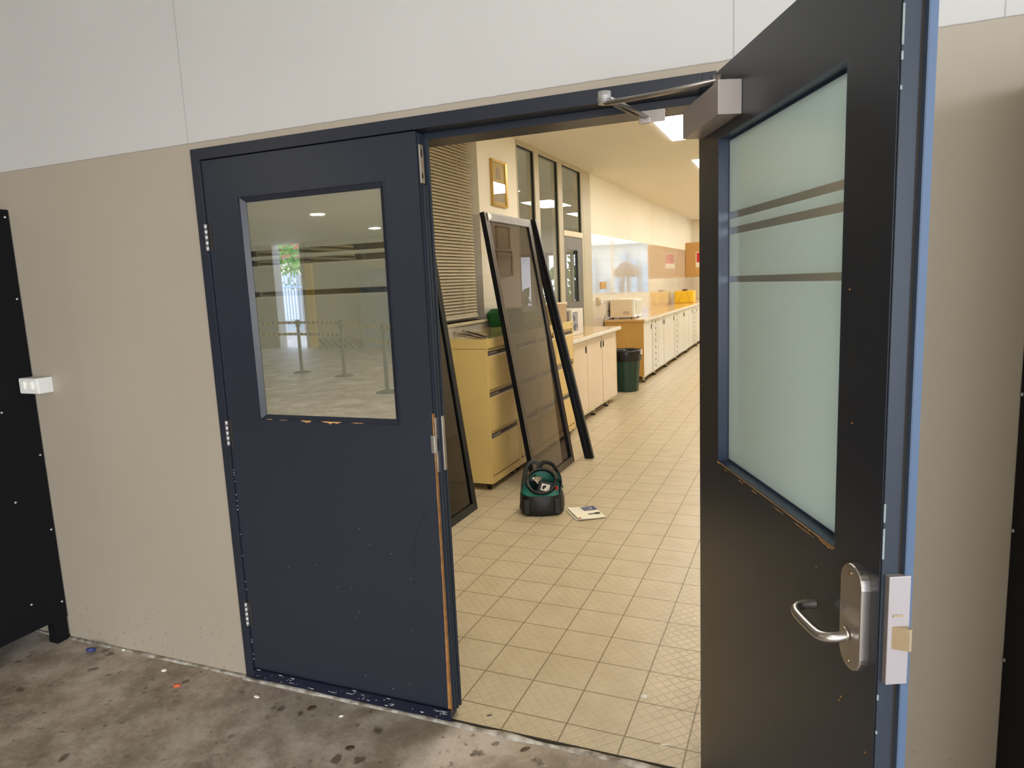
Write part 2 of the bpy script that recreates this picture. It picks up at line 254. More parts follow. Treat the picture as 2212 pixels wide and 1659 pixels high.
# ------------------------------------------------------------------ mesh helper
class MB:
    def __init__(s): s.b = bmesh.new(); s.T = Matrix()
    def _fin(s, vs, m, smooth=False):
        fs = {f for v in vs for f in v.link_faces}
        for f in fs: f.material_index = m; f.smooth = smooth
        if s.T != Matrix(): bmesh.ops.transform(s.b, matrix=s.T, verts=vs)
        return vs
    def box(s, x0, x1, y0, y1, z0, z1, bev=0, m=0, seg=2):
        r = bmesh.ops.create_cube(s.b, size=1); vs = r['verts']
        for v in vs: v.co = Vector(((x0+x1)/2+v.co.x*(x1-x0), (y0+y1)/2+v.co.y*(y1-y0), (z0+z1)/2+v.co.z*(z1-z0)))
        if bev:
            es = list({e for v in vs for e in v.link_edges}); r = bmesh.ops.bevel(s.b, geom=es, offset=bev, segments=seg, affect='EDGES', profile=.6)
            vs = list({v for f in r['faces'] for v in f.verts} | {v for v in vs if v.is_valid})
        s._fin(vs, m); return s
    def tube(s, pts, r, seg=10, m=0, cap=True, flat=None):
        pts = [Vector(p) for p in pts]; n = len(pts); rr = r if isinstance(r, (list, tuple)) else [r]*n; rings = []; vs = []
        up = None
        for i, p in enumerate(pts):
            d = (pts[min(i+1, n-1)]-pts[max(i-1, 0)]).normalized()
            if up is None: up = Vector((0, 0, 1)) if abs(d.z) < .9 else Vector((1, 0, 0))
            a = d.cross(up).normalized(); b_ = a.cross(d).normalized(); up = b_
            fa, fb = (1, 1) if flat is None else flat
            ring = [s.b.verts.new(p+(a*math.cos(t)*fa+b_*math.sin(t)*fb)*rr[i]) for t in [2*math.pi*k/seg for k in range(seg)]]
            rings.append(ring); vs += ring
        for q, w in zip(rings, rings[1:]):
            for k in range(seg): s.b.faces.new((q[k], q[(k+1) % seg], w[(k+1) % seg], w[k]))
        if cap: s.b.faces.new(rings[0][::-1]); s.b.faces.new(rings[-1])
        s._fin(vs, m, True)
        if cap:
            for f in (set(rings[0][0].link_faces) | set(rings[-1][0].link_faces)):
                if len(f.verts) == seg: f.smooth = False
        return s
    def cyl(s, p0, p1, r, r1=None, seg=20, m=0): return s.tube([p0, p1], [r, r if r1 is None else r1], seg, m)
    def ringplate(s, x0, x1, z0, z1, a0, a1, c0, c1, y0, y1, m=0, yi=None):
        """plate in xz with a rectangular hole a0..a1 x c0..c1, y0 front, y1 back; yi: front y at the hole edge"""
        yi = y0 if yi is None else yi
        O = [(x0, z0), (x1, z0), (x1, z1), (x0, z1)]; I = [(a0, c0), (a1, c0), (a1, c1), (a0, c1)]
        V = [[s.b.verts.new((x, y, z)) for x, z in L] for L, y in ((O, y0), (I, yi), (O, y1), (I, y1))]
        for k in range(4):
            j = (k+1) % 4
            s.b.faces.new((V[0][k], V[0][j], V[1][j], V[1][k])); s.b.faces.new((V[2][j], V[2][k], V[3][k], V[3][j]))
            s.b.faces.new((V[0][j], V[0][k], V[2][k], V[2][j])); s.b.faces.new((V[1][k], V[1][j], V[3][j], V[3][k]))
        s._fin([v for L in V for v in L], m); return s
    def poly(s, pts, th, axis='y', m=0):
        """extruded polygon: pts are (a, z); axis y -> extrude along +y by th from 0"""
        A = [s.b.verts.new((p[0], 0, p[1])) for p in pts]; B = [s.b.verts.new((p[0], th, p[1])) for p in pts]; n = len(pts)
        s.b.faces.new(A); s.b.faces.new(B[::-1])
        for k in range(n): s.b.faces.new((A[(k+1) % n], A[k], B[k], B[(k+1) % n]))
        s._fin(A+B, m); return s
    def loft(s, rings, m=0, closed=True, smooth=True, cap=(True, True)):
        L = [[s.b.verts.new(p) for p in r] for r in rings]; n = len(L[0])
        for q, w in zip(L, L[1:]):
            for k in range(n if closed else n-1): s.b.faces.new((q[k], q[(k+1) % n], w[(k+1) % n], w[k]))
        if cap[0]: s.b.faces.new(L[0][::-1])
        if cap[1]: s.b.faces.new(L[-1])
        s._fin([v for r in L for v in r], m, smooth); return s
    def at(s, T): s.T = T; return s
    def obj(s, name, mats, parent=None, **props):
        bmesh.ops.recalc_face_normals(s.b, faces=s.b.faces[:])
        me = bpy.data.meshes.new(name); s.b.to_mesh(me); s.b.free()
        for m_ in (mats if isinstance(mats, (list, tuple)) else [mats]): me.materials.append(M[m_] if isinstance(m_, str) else m_)
        o = bpy.data.objects.new(name, me); C.objects.link(o)
        if parent is not None: o.parent = parent
        for k, v in props.items(): o[k] = v
        return o
def thing(name, label, cat, loc=(0, 0, 0), rz=0, group=None, kind=None):
    o = bpy.data.objects.new(name, None); C.objects.link(o); o.empty_display_size = .1; o.location = loc; o.rotation_euler.z = rz
    o['label'] = label; o['category'] = cat
    if group: o['group'] = group
    if kind: o['kind'] = kind
    return o
def tag(o, label, cat, group=None, kind=None):
    o['label'] = label; o['category'] = cat
    if group: o['group'] = group
    if kind: o['kind'] = kind
    return o
def struct(o): o['kind'] = 'structure'; return o
EXR = R(1.4)
def ex(o, loc=(0, 0, 0), rz=0):      # put an object given in the frame of the outside wall into the scene
    o.location = Matrix.Rotation(EXR, 3, 'Z') @ Vector(loc); o.rotation_euler.z = EXR+rz; return o
def copy_tree(o, parent=None):
    c = o.copy(); C.objects.link(c)
    if parent is not None: c.parent = parent
    for ch in list(o.children): copy_tree(ch, c)
    return c
def rotx(a): return Matrix.Rotation(a, 4, 'X')
def roty(a): return Matrix.Rotation(a, 4, 'Y')
def rotz(a): return Matrix.Rotation(a, 4, 'Z')
def tr(x, y, z): return Matrix.Translation((x, y, z))

# ================================================================== OUTSIDE: wall, floor, ceiling
HT = 2.0886; XFL = -.375; XFR = 1.482; CX = 2.92
b = MB(); b.ringplate(-13, 6, -.02, CX, XFL, XFR, -.02, HT, 0, .17)
o = struct(ex(b.obj('wall_front', 'wall')))
b = MB(); b.box(-40, 20, -60, .155, -.12, 0); struct(ex(b.obj('floor', 'concrete')))
b = MB(); b.box(-13.2, 5.2, -13.8, .17, CX, CX+.1); struct(ex(b.obj('ceiling', 'ceilx')))
b = MB(); b.box(-10.44, .4, -13.95, -13.65, 0, CX, m=0); b.box(-10.44, .4, -13.67, -13.65, 0, .26, m=1); struct(ex(b.obj('wall_back', ['tanwall', 'hazard'])))  # stops short on the right for the invented rear opening
b = MB(); b.box(-13.2, -11.78, -13.95, -13.65, 0, CX); b.box(-13.2, -13.0, -13.65, .1, 0, CX); struct(ex(b.obj('wall_left_far', 'greywallx')))
b = MB(); b.box(-10.68, -10.44, -14.0, -13.58, 0, 2.35, .01); b.box(-10.68, -10.44, -14.0, -13.62, 2.35, CX, m=1); struct(ex(b.obj('column_yellow', ['yellowwall', 'greywallx'])))
b = MB(); b.box(-10.92, -10.72, -14.1, -13.75, 0, CX, .01); struct(ex(b.obj('column_white', 'plastic_w')))
# sealant bead at the foot of the wall and along the threshold
b = MB()
def bead(x0, x1, y, r, n):
    rings = []
    for i in range(n+1):
        x = x0+(x1-x0)*i/n; q = r*(.75+.6*noise.noise(Vector((x*7, y*3, 1)))); yy = y+.004*noise.noise(Vector((x*4, 5, 2)))
        rings.append([(x, yy+q*1.25*math.cos(t), max(0, q*.8*math.sin(t))) for t in [math.pi*k/5 for k in range(6)]])
    b.loft(rings, closed=False, cap=(False, False))
bead(-3.4, XFL, -.007, .011, 160); bead(XFL, 1.45, -.016, .012, 150); bead(1.49, 4.5, -.007, .01, 120)
struct(ex(b.obj('trim_1', 'seal')))
b = MB(); b.box(XFL+.04, 1.44, -.006, .008, 0, .0022); struct(ex(b.obj('trim_2', 'gap')))
# door frame
b = MB()
b.box(XFL, XFL+.039, -.008, .17, 0, HT, .0015); b.box(1.443, XFR, -.008, .17, 0, HT, .0015)
b.box(XFL+.039, 1.443, -.008, .17, 2.048, HT, .0015)
b.box(XFL+.039, 1.443, .058, .17, 2.026, 2.048, .001); b.box(XFL+.039, XFL+.053, .058, .17, 0, 2.03, .001); b.box(1.43, 1.443, .058, .17, 0, 2.03, .001)
fr = struct(ex(b.obj('door_frame_1', 'navy_f'))); 
fr.name = 'trim_3'

# ================================================================== left leaf (closed)
LX0, LX1, LZ0, LZ1 = -.333, .5606, .006, 2.045
d1 = thing('door_1', 'closed navy door leaf with frosted glass window and reflections, left of the opening', 'door', kind='structure'); ex(d1)
b = MB(); b.ringplate(LX0, LX1, LZ0, LZ1, -.18, .432, 1.085, 1.904, 0, .046); lf = b.obj('door_panel', 'navy', d1)
# glazing bead, recessed
b = MB(); b.ringplate(-.18, .432, 1.085, 1.904, -.157, .409, 1.103, 1.884, .004, .014, yi=.014); b.ringplate(-.18, .432, 1.085, 1.904, -.157, .409, 1.103, 1.884, .026, .042)
b.ringplate(-.184, .436, 1.081, 1.908, -.178, .430, 1.087, 1.902, -.002, .004)
b.obj('glazing_bead', 'navy_f', d1)
b = MB(); b.box(-.175, .427, .016, .022, 1.09, 1.9); b.obj('glass_pane', 'frost_l', d1, label='frosted glass pane with three clear bands')
# bare timber chips under the bead
b = MB()
def chip(x, z, w, h, y=-.0026, th=.0016, sgn=-1):
    n = 9; up = [(x+w*i/n, z) for i in range(n+1)]; dn = [(x+w*i/n, z+sgn*h*(.25+.75*abs(noise.noise(Vector((x*31+i*.9, z*9, 3))))*1.8)*math.sin(math.pi*(i+.2)/(n+.4))) for i in range(n, -1, -1)]
    b.at(tr(0, y, 0)); b.poly(up+dn, th); b.at(Matrix())
for a in ((-.148, 1.0885, .03, .004), (-.085, 1.088, .038, .003), (.012, 1.0885, .05, .017), (.103, 1.0885, .09, .015), (.235, 1.088, .05, .004)): chip(*a)
b.obj('timber_chips', 'chipwood', d1, label='bare timber showing through chipped paint')
b = MB()
for a in ((-.31, .05), (-.2, .046), (-.14, .044), (.15, .048), (.3, .046)): chip(a[0], a[1]+.0, .02, .004, y=-.0155)
random.seed(11)
for i in range(42):
    x = random.uniform(LX0+.02, LX1-.02); z = random.uniform(.016, .042); w = random.choice([.003, .004, .006, .016, .03]) if x > .2 or random.random() < .35 else .003
    chip(x, z, w, random.uniform(.002, .006), y=-.0155)
for i in range(15):
    x = random.uniform(LX0+.03, LX1-.03); z = random.uniform(.06, .7)**1.0; chip(x, z, .0035, .003, y=-.001)
for z in [.06+.02*i*random.random()*3 for i in range(14)]: chip(LX0-.002, z*1.4, .003, .005, y=-.0015)
for z in (.72, .735, .78, .86, .87, .88): chip(LX0-.003, z, .003, .007, y=-.0015)
b.obj('paint_chips', 'whitepaint', d1, label='small white chips and scuffs in the navy paint')
b = MB(); b.box(LX0+.004, LX1+.006, -.014, 0, .004, .046, .002)
for x in (-.325, -.12, .08, .27, .46): b.cyl((x, -.016, .027), (x, -.013, .027), .004, seg=10)
b.obj('weather_strip', 'kick', d1)
b = MB()      # meeting stile profile down the edge
b.box(LX1, LX1+.004, .012, .058, LZ0+.02, LZ1-.005, .001); b.box(LX1+.004, LX1+.014, .030, .040, .03, 1.88, .002); b.box(LX1+.002, LX1+.016, .050, .060, .03, 2.03, .002); b.box(LX1, LX1+.012, .018, .026, .03, 1.88, .002)
b.obj('meeting_stile', 'edge', d1)
b = MB(); n = 30
pts = [(LX1+.0005, .03+1.1*i/n) for i in range(n+1)]; 
rings = []
for i in range(n+1):
    z = .03+1.1*i/n; wdt = .0012+.009*max(0, 1-z/.6)**1.4+.0015*noise.noise(Vector((z*20, 0, 0))); rings.append([(LX1-wdt, -.0012, z), (LX1+.002, -.0012, z), (LX1+.002, .012, z), (LX1-wdt, .0, z)])
b.loft(rings, smooth=False); b.obj('exposed_edge', 'orange', d1, label='strip of bare orange timber down the leaf edge')
b = MB(); b.box(LX1+.002, LX1+.007, .004, .034, .925, 1.115, .001); b.box(LX1+.006, LX1+.018, .034, .05, .925, 1.115, .002)
b.box(LX1-.012, LX1+.005, -.0035, .004, .992, 1.055, .003); sp = b.obj('strike_plate', 'alu', d1)
b = MB(); b.box(LX1+.0065, LX1+.0078, .008, .022, 1.0, 1.04); b.obj('strike_hole', 'gap', sp)
b = MB(); b.box(LX1+.003, LX1+.009, .006, .03, 1.885, 2.005, .001); fb = b.obj('flush_bolt', 'alu', d1)
b = MB(); b.box(LX1+.0085, LX1+.0096, .012, .02, 1.965, 1.99); b.box(LX1+.0085, LX1+.0096, .012, .02, 1.9, 1.915); b.obj('bolt_slot', 'gap', fb)
for z0 in (1.72, .978, .232):
    b = MB(); hh = .1
    b.box(-.331, -.318, -.003, .001, z0-.004, z0+hh+.004, .001, m=1)
    for k in range(5): b.cyl((-.3365, -.009, z0+k*hh/5+.0015), (-.3365, -.009, z0+(k+1)*hh/5-.0015), .0062, seg=12)
    b.obj('hinge', ['zinc', 'gap'], d1)
# faint scratch on the leaf
b = MB(); b.tube([(.52, -.0008, .80), (.475, -.0008, .72), (.452, -.0008, .64), (.449, -.0008, .56)], .0012, 6); b.obj('scratch', 'gap', d1)

# ================================================================== right leaf (open towards the camera)
d2 = thing('door_2', 'navy door leaf standing open towards the viewer, with frosted glass and a lever handle', 'door', kind='structure')
ex(d2, (1.4379, -.0233, 0), R(114.048)-math.pi)
WL = .893; TH = .048
b = MB(); b.ringplate(0, WL, .006, 2.045, .15, .757, 1.062, 1.886, 0, .032)
b.ringplate(0, WL+.001, .006, 2.045, .15, .757, 1.062, 1.886, .032, TH); b.obj('door_panel', 'navy', d2)
b = MB(); b.box(WL-.001, WL+.0035, .0015, .029, .02, 2.04, .0015); b.obj('edge_stile', 'edge', d2)
b = MB(); b.box(WL-.001, WL+.0015, .029, .034, .02, 2.04); b.obj('stile_groove', 'gap', d2)
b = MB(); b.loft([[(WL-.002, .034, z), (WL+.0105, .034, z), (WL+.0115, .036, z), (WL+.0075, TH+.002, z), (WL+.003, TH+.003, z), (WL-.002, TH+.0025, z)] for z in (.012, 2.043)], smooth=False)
b.obj('rebate_strip', 'sky_strip', d2, label='outer rebate strip, its sky sheen painted in as bright blue')
b = MB(); b.ringplate(.15, .757, 1.062, 1.886, .158, .749, 1.070, 1.878, .026, TH-.002); b.ringplate(.150, .757, 1.062, 1.886, .1525, .7545, 1.0645, 1.8835, .0, .026); b.obj('glazing_bead', 'bead_r', d2)
b = MB(); b.box(.152, .755, .0265, .0325, 1.064, 1.884); b.obj('glass_pane', 'frost_r', d2, label='frosted glass pane with three clear bands')
b = MB()
for a in ((.146, 1.060, .02, .003), (.20, 1.0535, .02, .003), (.30, 1.054, .03, .003), (.38, 1.054, .03, .003), (.5, 1.054, .05, .003), (.60, 1.054, .08, .003), (.70, 1.058, .052, .005)): chip(a[0], a[1], a[2], a[3], y=-.0012, th=.0012)
b.box(.152, .755, -.0008, .001, 1.0605, 1.0622)
for x, z in ((.80, 1.30), (.66, 1.06), (.78, 1.52), (.87, .75), (.862, .70), (.868, .66), (.86, .62), (.79, .80), (.785, .79), (.69, 1.0)): chip(x, z, .004, .004, y=-.0012, th=.0012)
b.obj('paint_chips', 'chipwood', d2)
b = MB()
for z, h in ((1.86, .055), (1.84, .012), (1.80, .006), (1.16, .03), (1.10, .05), (.86, .01), (.80, .006), (.56, .02)): b.box(WL+.002, WL+.0038, .0012, .0045, z, z+h, .0005)
b.obj('edge_wear', 'wear', d2)
# lever handle
hp = MB()
def stadium(cx, cz, rx, hz, n=12): return [(cx+rx*math.cos(t), cz+(hz-rx)+rx*math.sin(t)) for t in [math.pi*k/n for k in range(n+1)]]+[(cx+rx*math.cos(t), cz-(hz-rx)+rx*math.sin(t)) for t in [math.pi+math.pi*k/n for k in range(n+1)]]
hx, hz = .838, .975
hp.loft([[(x, y, z) for x, z in stadium(hx, hz, r_, h_)] for y, r_, h_ in ((0, .033, .093), (-.012, .033, .093), (-.0145, .0315, .0915), (-.0152, .029, .089))], smooth=False)
pl = hp.obj('handle_plate', 'steel', d2)
b = MB(); b.cyl((hx-.006, -.0152, .942), (hx-.006, -.022, .942), .012)
pts = []
P0 = [(hx-.004, -.015, .940), (hx-.004, -.038, .938), (hx-.012, -.052, .936), (hx-.03, -.058, .935), (hx-.08, -.060, .936), (hx-.103, -.058, .938), (hx-.114, -.048, .940), (hx-.117, -.032, .941), (hx-.117, -.014, .941)]
def smooth_path(P, k=6):
    P = [Vector(p) for p in P]; out = []
    for i in range(len(P)-1):
        a, b_, c, d = P[max(i-1, 0)], P[i], P[i+1], P[min(i+2, len(P)-1)]
        for j in range(k):
            t = j/k; out.append(.5*((2*b_)+(-a+c)*t+(2*a-5*b_+4*c-d)*t*t+(-a+3*b_-3*c+d)*t**3))
    return out+[P[-1]]
b.tube(smooth_path(P0), .0088, 14); b.obj('lever', 'steel', d2)
b = MB()
for z in (hz+.078, hz-.078): b.cyl((hx, -.0152, z), (hx, -.0175, z), .0045, seg=12)
b.obj('screw', 'brass', pl)
b = MB(); b.box(WL+.003, WL+.014, .008, .043, .893, 1.075, .0015); b.box(WL-.002, WL+.004, .008, .03, .893, 1.075); lk = b.obj('lock_forend', 'forend', d2)
b = MB(); b.loft([[(WL+.014, y, z) for y, z in ((.015, .955), (.015, .992), (.04, .992), (.04, .955))], [(WL+.026, y, z) for y, z in ((.036, .955), (.036, .992), (.04, .992), (.04, .955))]], smooth=False); b.box(WL+.0135, WL+.0155, .016, .032, 1.008, 1.012, m=0); b.obj('latch_bolt', 'brass', lk)
b = MB(); b.cyl((WL-.035, TH, .965), (WL-.035, TH+.022, .965), .016, .010, seg=18); b.obj('outer_cylinder', 'steel', d2)
# closer
cl = MB(); cl.box(.03, .305, -.053, -.0, 1.910, 1.982, .0012); cb_ = cl.obj('closer_body', 'silver', d2, label='silver overhead closer box')
b = MB(); b.box(.298, .3062, -.0545, -.0005, 1.9085, 1.9835, .001); b.obj('end_cap', 'silver', cb_)
# closer arm (from the closer body to the head of the frame), outside-wall frame coordinates
def LW(w, n, z):      # leaf local -> outside-wall frame
    a = R(114.048); u = Vector((-math.cos(a), -math.sin(a), 0)); nn = Vector((-u.y, u.x, 0)); return Vector((1.4379, -.0233, 0))+u*w+nn*n+Vector((0, 0, z))
d2m = (tr(1.4379, -.0233, 0) @ rotz(R(114.048)-math.pi)).inverted()
def loc(p): return tuple(d2m @ Vector(p))
elb = (1.208, -.118, 2.018); sh = tuple(LW(.235, -.03, 2.0)); br_ = (1.288, .075, 2.004)
b = MB(); b.tube([loc(sh), loc(((sh[0]+elb[0])/2, (sh[1]+elb[1])/2, 2.006)), loc(elb)], [.0125, .011, .013], 12, flat=(1, .5)); b.cyl(loc((sh[0], sh[1], 1.98)), loc((sh[0], sh[1], 2.012)), .011); b.obj('closer_arm', 'alu', d2)
b = MB(); b.cyl(loc((elb[0]-.004, elb[1], 2.016)), loc((elb[0]-.004, elb[1], 2.047)), .0175, seg=16); b.cyl(loc((elb[0]-.004, elb[1], 2.026)), loc((elb[0]-.004, elb[1], 2.031)), .0195, seg=16); b.obj('elbow_knuckle', 'zinc', d2)
b = MB()
e2 = Vector((elb[0], elb[1], 2.03)); b2 = Vector(br_); sd = (b2-e2).cross(Vector((0, 0, 1))).normalized()
b.tube([loc(e2+sd*.010), loc((e2+b2)/2+sd*.010), loc(b2+sd*.002)], .0055, 10); b.tube([loc(e2-sd*.010), loc((e2+b2)/2-sd*.012), loc(e2+(b2-e2)*.72-sd*.010), loc(e2+(b2-e2)*.78)], .0045, 10)
b.obj('closer_forearm', 'alu', d2)
# frame bracket belongs to the frame
b = MB(); b.box(1.262, 1.335, .06, .063, 1.992, 2.028, .001); b.box(1.262, 1.335, .063, .1, 2.024, 2.027, .001); b.box(1.262, 1.295, .05, .062, 1.990, 2.008, .002); b.cyl((1.271, .046, 1.999), (1.271, .052, 1.999), .004)
b.obj('closer_bracket', 'alu', fr)

# ================================================================== outside objects
# left black cabinet, its side against the view
XC = -1.43
t_ = thing('steel_cabinet', 'black riveted cabinet on short legs against the grey wall at the left edge', 'cabinet'); ex(t_, (XC, 0, 0))
b = MB(); b.box(-.85, -.004, -.62, -.006, .11, 1.957, .004); b.obj('body', 'black', t_)
b = MB(); b.box(-.004, 0, -.62, -.004, .11, 1.957, .001); sp = b.obj('side_panel', 'black', t_)
for y, zs in ((-.02, (.188, .536, .885, 1.232, 1.579, 1.925)), (-.152, (.235, .706, 1.103, 1.5, 1.88)), (-.42, (.22, .706, 1.1, 1.5, 1.88)), (-.6, (.188, .536, .885, 1.232, 1.579, 1.925))):
    for z in zs:
        b = MB(); b.tube([(0, y, z), (.003, y, z), (.0045, y, z)], [.0052, .0045, .002], 12); b.obj('rivet', 'zinc', sp)
for x, y in ((-.03, -.035), (-.03, -.585), (-.82, -.035), (-.82, -.585)):
    b = MB(); b.box(x-.028, x+.028, y-.028, y+.028, 0, .112, .004); b.box(x-.03, x+.03, y-.03, y+.03, 0, .02, .004, m=0); b.obj('leg', 'black', t_)
b = MB()
for x in (-.42,): b.box(x-.002, x+.002, -.6225, -.619, .13, 1.93)
b.obj('door_gap', 'gap', t_)
# power point on the wall
t_ = thing('power_point', 'white double power point on the grey wall beside the black cabinet', 'power point'); ex(t_, (-1.365, 0, 1.205))
b = MB(); b.box(-.06, .06, -.066, 0, -.034, .034, .004); b.obj('housing', 'plastic_w', t_)
b = MB(); b.box(-.056, .056, -.070, -.065, -.031, .031, .003); b.obj('face_plate', 'plastic_w', t_)
for x in (-.02, .028):
    b = MB(); b.box(x-.009, x+.009, -.078, -.069, -.012, .022, .003); b.obj('rocker', 'plastic_d', t_)
# right black cabinet
t_ = thing('steel_cabinet', 'black steel cabinet at the right edge, beyond the open door', 'cabinet'); ex(t_, (2.2, 0, 0))
b = MB(); b.box(.004, .9, -.6, -.006, .11, 1.957, .004); b.obj('body', 'black', t_)
b = MB(); b.box(0, .004, -.6, -.004, .11, 1.957, .001); sp = b.obj('side_panel', 'black', t_)
for z in (.188, .536, .885, 1.232, 1.579, 1.925):
    b = MB(); b.tube([(0, -.02, z), (-.003, -.02, z), (-.0045, -.02, z)], [.0052, .0045, .002], 12); b.obj('rivet', 'zinc', sp)
for x, y in ((.03, -.035), (.03, -.565), (.87, -.035), (.87, -.565)):
    b = MB(); b.box(x-.028, x+.028, y-.028, y+.028, 0, .112, .004); b.obj('leg', 'black', t_)
# litter on the concrete and in the doorway (outside frame x, y)
def crumb(name, x, y, r, h, m, label, cat, ang=0, sx_=1.6, group=None):
    b = MB(); n = 10; rings = []
    for k, (f, z) in enumerate(((1, 0), (1.05, h*.4), (.8, h*.85), (.3, h))):
        rings.append([(f*r*sx_*math.cos(t)*(1+.35*noise.noise(Vector((math.cos(t)*2+x*9, math.sin(t)*2+y*9, 1)))), f*r*math.sin(t)*(1+.35*noise.noise(Vector((math.sin(t)*2, math.cos(t)*2+x*5, 2)))), z) for t in [2*math.pi*q/n for q in range(n)]])
    b.loft(rings); o = b.obj(name, m); ex(o, (x, y, .0005), ang); tag(o, label, cat, group); return o
crumb('plastic_scrap', -.601, -.15, .009, .010, 'orange_p', 'small orange-red scrap lying on the concrete', 'litter', .5)
crumb('crumb', -.752, -.08, .009, .006, 'paper', 'white crumb on the concrete, nearer the wall than the orange scrap', 'litter', .3, 1.2)
crumb('crumb', -1.074, -.012, .006, .006, 'paper', 'white crumb tucked against the foot of the grey wall', 'litter', .3, 1.3)
crumb('crumb', -.235, -.105, .008, .005, 'paper', 'curved white crumb just left of the closed leaf foot', 'litter', -.3, 1.9)
crumb('crumb', .16, -.105, .006, .005, 'paper', 'white crumb below the middle of the closed leaf', 'litter', .5, 1.5)
crumb('dead_leaf', .295, -.244, .012, .003, 'bark', 'flat dark brown leaf fragment near the bottom edge of the view', 'leaf', .5, 1.4)
crumb('dead_leaf', .022, -.10, .014, .003, 'bark', 'brown leaf fragment on the concrete close to the closed leaf', 'leaf', 1.2, 1.2)
crumb('dead_leaf', .869, -.06, .009, .003, 'bark', 'curled brown leaf fragment beside the threshold of the opening', 'leaf', .9, 2)
crumb('twig', .681, .068, .003, .003, 'gap', 'short dark twig on the tiles just inside the closed leaf', 'twig', .5, 3.5)
crumb('plastic_flake', 1.192, .353, .014, .002, 'plastic_w', 'pale flake on a floor tile near the open leaf', 'litter', .5, 1)
crumb('paper_strip', 1.309, .109, .004, .002, 'paper', 'narrow white paper strip on the tiles near the threshold', 'litter', .35, 5)
b = MB(); n = 16      # a curled dark blue bottle cap
b.loft([[(r_*math.cos(t), r_*math.sin(t), z) for t in [2*math.pi*k/n for k in range(n)]] for r_, z in ((.019, 0), (.019, .013), (.0165, .015), (.0155, .013), (.0155, .003))], cap=(True, True)); o = b.obj('bottle_cap', 'navyprint'); ex(o, (-1.199, -.075, .006), .4); o.rotation_euler.x = R(-24); o.location.z = .009
tag(o, 'dark blue bottle cap tipped on the concrete near the black cabinet leg', 'bottle cap')
# behind the viewer, mostly mirrored in the closed leaf glass; one fill lamp is added
def downlight(x, y, key=False, label=''):
    t_ = thing('downlight', label, 'ceiling light', group='round downlights in the outside ceiling'); ex(t_, (x, y, CX))
    b = MB(); n = 28; b.loft([[(r_*math.cos(t), r_*math.sin(t), z) for t in [2*math.pi*k/n for k in range(n)]] for r_, z in ((.15, 0), (.15, -.008), (.128, -.008), (.125, -.002))], cap=(False, False)); b.obj('rim', 'plastic_w', t_)
    b = MB(); b.cyl((0, 0, -.001), (0, 0, -.004), .126, seg=28); b.obj('diffuser', {True: 'keylamp', 'side': 'fill_lamp', False: 'lampx'}[key], t_)
downlight(-6.04, -8.22, label='round downlight mirrored in the closed leaf glass, further left')
downlight(-6.88, -11.36, label='round downlight mirrored in the closed leaf glass, further right')
downlight(-3.3, -4.3, True, 'round downlight that throws the cabinet shadow on the grey wall')
downlight(-.2, -7.2, label='round downlight in the outside ceiling behind the viewer')
downlight(-3.4, -10.6, label='round downlight near the far tan wall')
downlight(2.8, -9.0, label='round downlight behind the viewer, towards the far right')
downlight(2.1, -2.3, 'side', label='added fill downlight, unseen, above and behind the open leaf')
def stanchion(x, y, label):
    t_ = thing('barrier_post', label, 'barrier post', group='retractable barrier posts'); ex(t_, (x, y, 0))
    b = MB(); n = 28; b.loft([[(r_*math.cos(t), r_*math.sin(t), z) for t in [2*math.pi*k/n for k in range(n)]] for r_, z in ((.175, 0), (.175, .012), (.12, .03), (.04, .045))]); b.obj('base', 'blackrub', t_)
    b = MB(); b.cyl((0, 0, .04), (0, 0, .9), .032); b.obj('pole', 'blackrub', t_)
    b = MB(); b.cyl((0, 0, .9), (0, 0, 1.04), .042); b.obj('belt_head', 'black', t_)
posts = [(-7.13, -8.77, 'barrier post mirrored in the closed leaf glass in front of the yellow column'), (-5.84, -8.36, 'barrier post mirrored in the middle of the closed leaf glass'), (-3.92, -6.75, 'nearest barrier post, mirrored at the right of the closed leaf glass')]
for x, y, l in posts: stanchion(x, y, l)
pp = [(-9.4, -8.9)]+[q[:2] for q in posts]+[(-1.6, -5.9)]
for i in range(4):
    for z, w in ((.985, 'upper'), (.76, 'lower')):
        a, c = Vector(pp[i]), Vector(pp[i+1]); d = c-a; L = d.length
        b = MB(); b.box(.05, L-.05, -.002, .002, z-.025, z+.025); o = b.obj('barrier_belt', 'beltm'); ex(o, (a.x, a.y, 0), math.atan2(d.y, d.x))
        tag(o, '%s striped belt strung %s' % (w, ('to the post by the yellow column', 'between the two farther posts', 'between the middle and the nearest post', 'rightwards from the nearest post')[i]), 'barrier belt', 'striped barrier belts')
t_ = thing('locker', 'blue-grey rounded locker by the tan wall, mirrored in the closed leaf glass', 'locker'); ex(t_, (-8.2, -13.2, 0))
b = MB(); pts = [(-.42, 0), (-.42, 1.9), (-.36, 2.02), (-.15, 2.08), (.15, 2.08), (.36, 2.02), (.42, 1.9), (.42, 0)]; b.at(tr(0, -.45, 0)); b.poly(pts, .5); b.obj('body', 'greylocker', t_)
for s_ in (-1, 1):
    b = MB(); b.box(min(s_*.01, s_*.39), max(s_*.01, s_*.39), .05, .07, .1, 1.88, .004); d_ = b.obj('door', 'greylocker', t_)
    b = MB(); b.box(s_*.05-.01, s_*.05+.01, .07, .1, .9, 1.05, .003); b.obj('handle', 'alu', d_)
t_ = thing('palisade_gate', 'pale blue steel palisade gate outside the far opening, mirrored in the glass', 'gate'); ex(t_, (-17.6, -19.5, 0))
b = MB()
for k in range(26): b.at(tr(k*.14, 0, 0)); b.poly([(0, .1), (.07, .1), (.07, 2.2), (.035, 2.36), (0, 2.2)], .012)
b.at(Matrix()); b.obj('pickets', 'fence', t_)
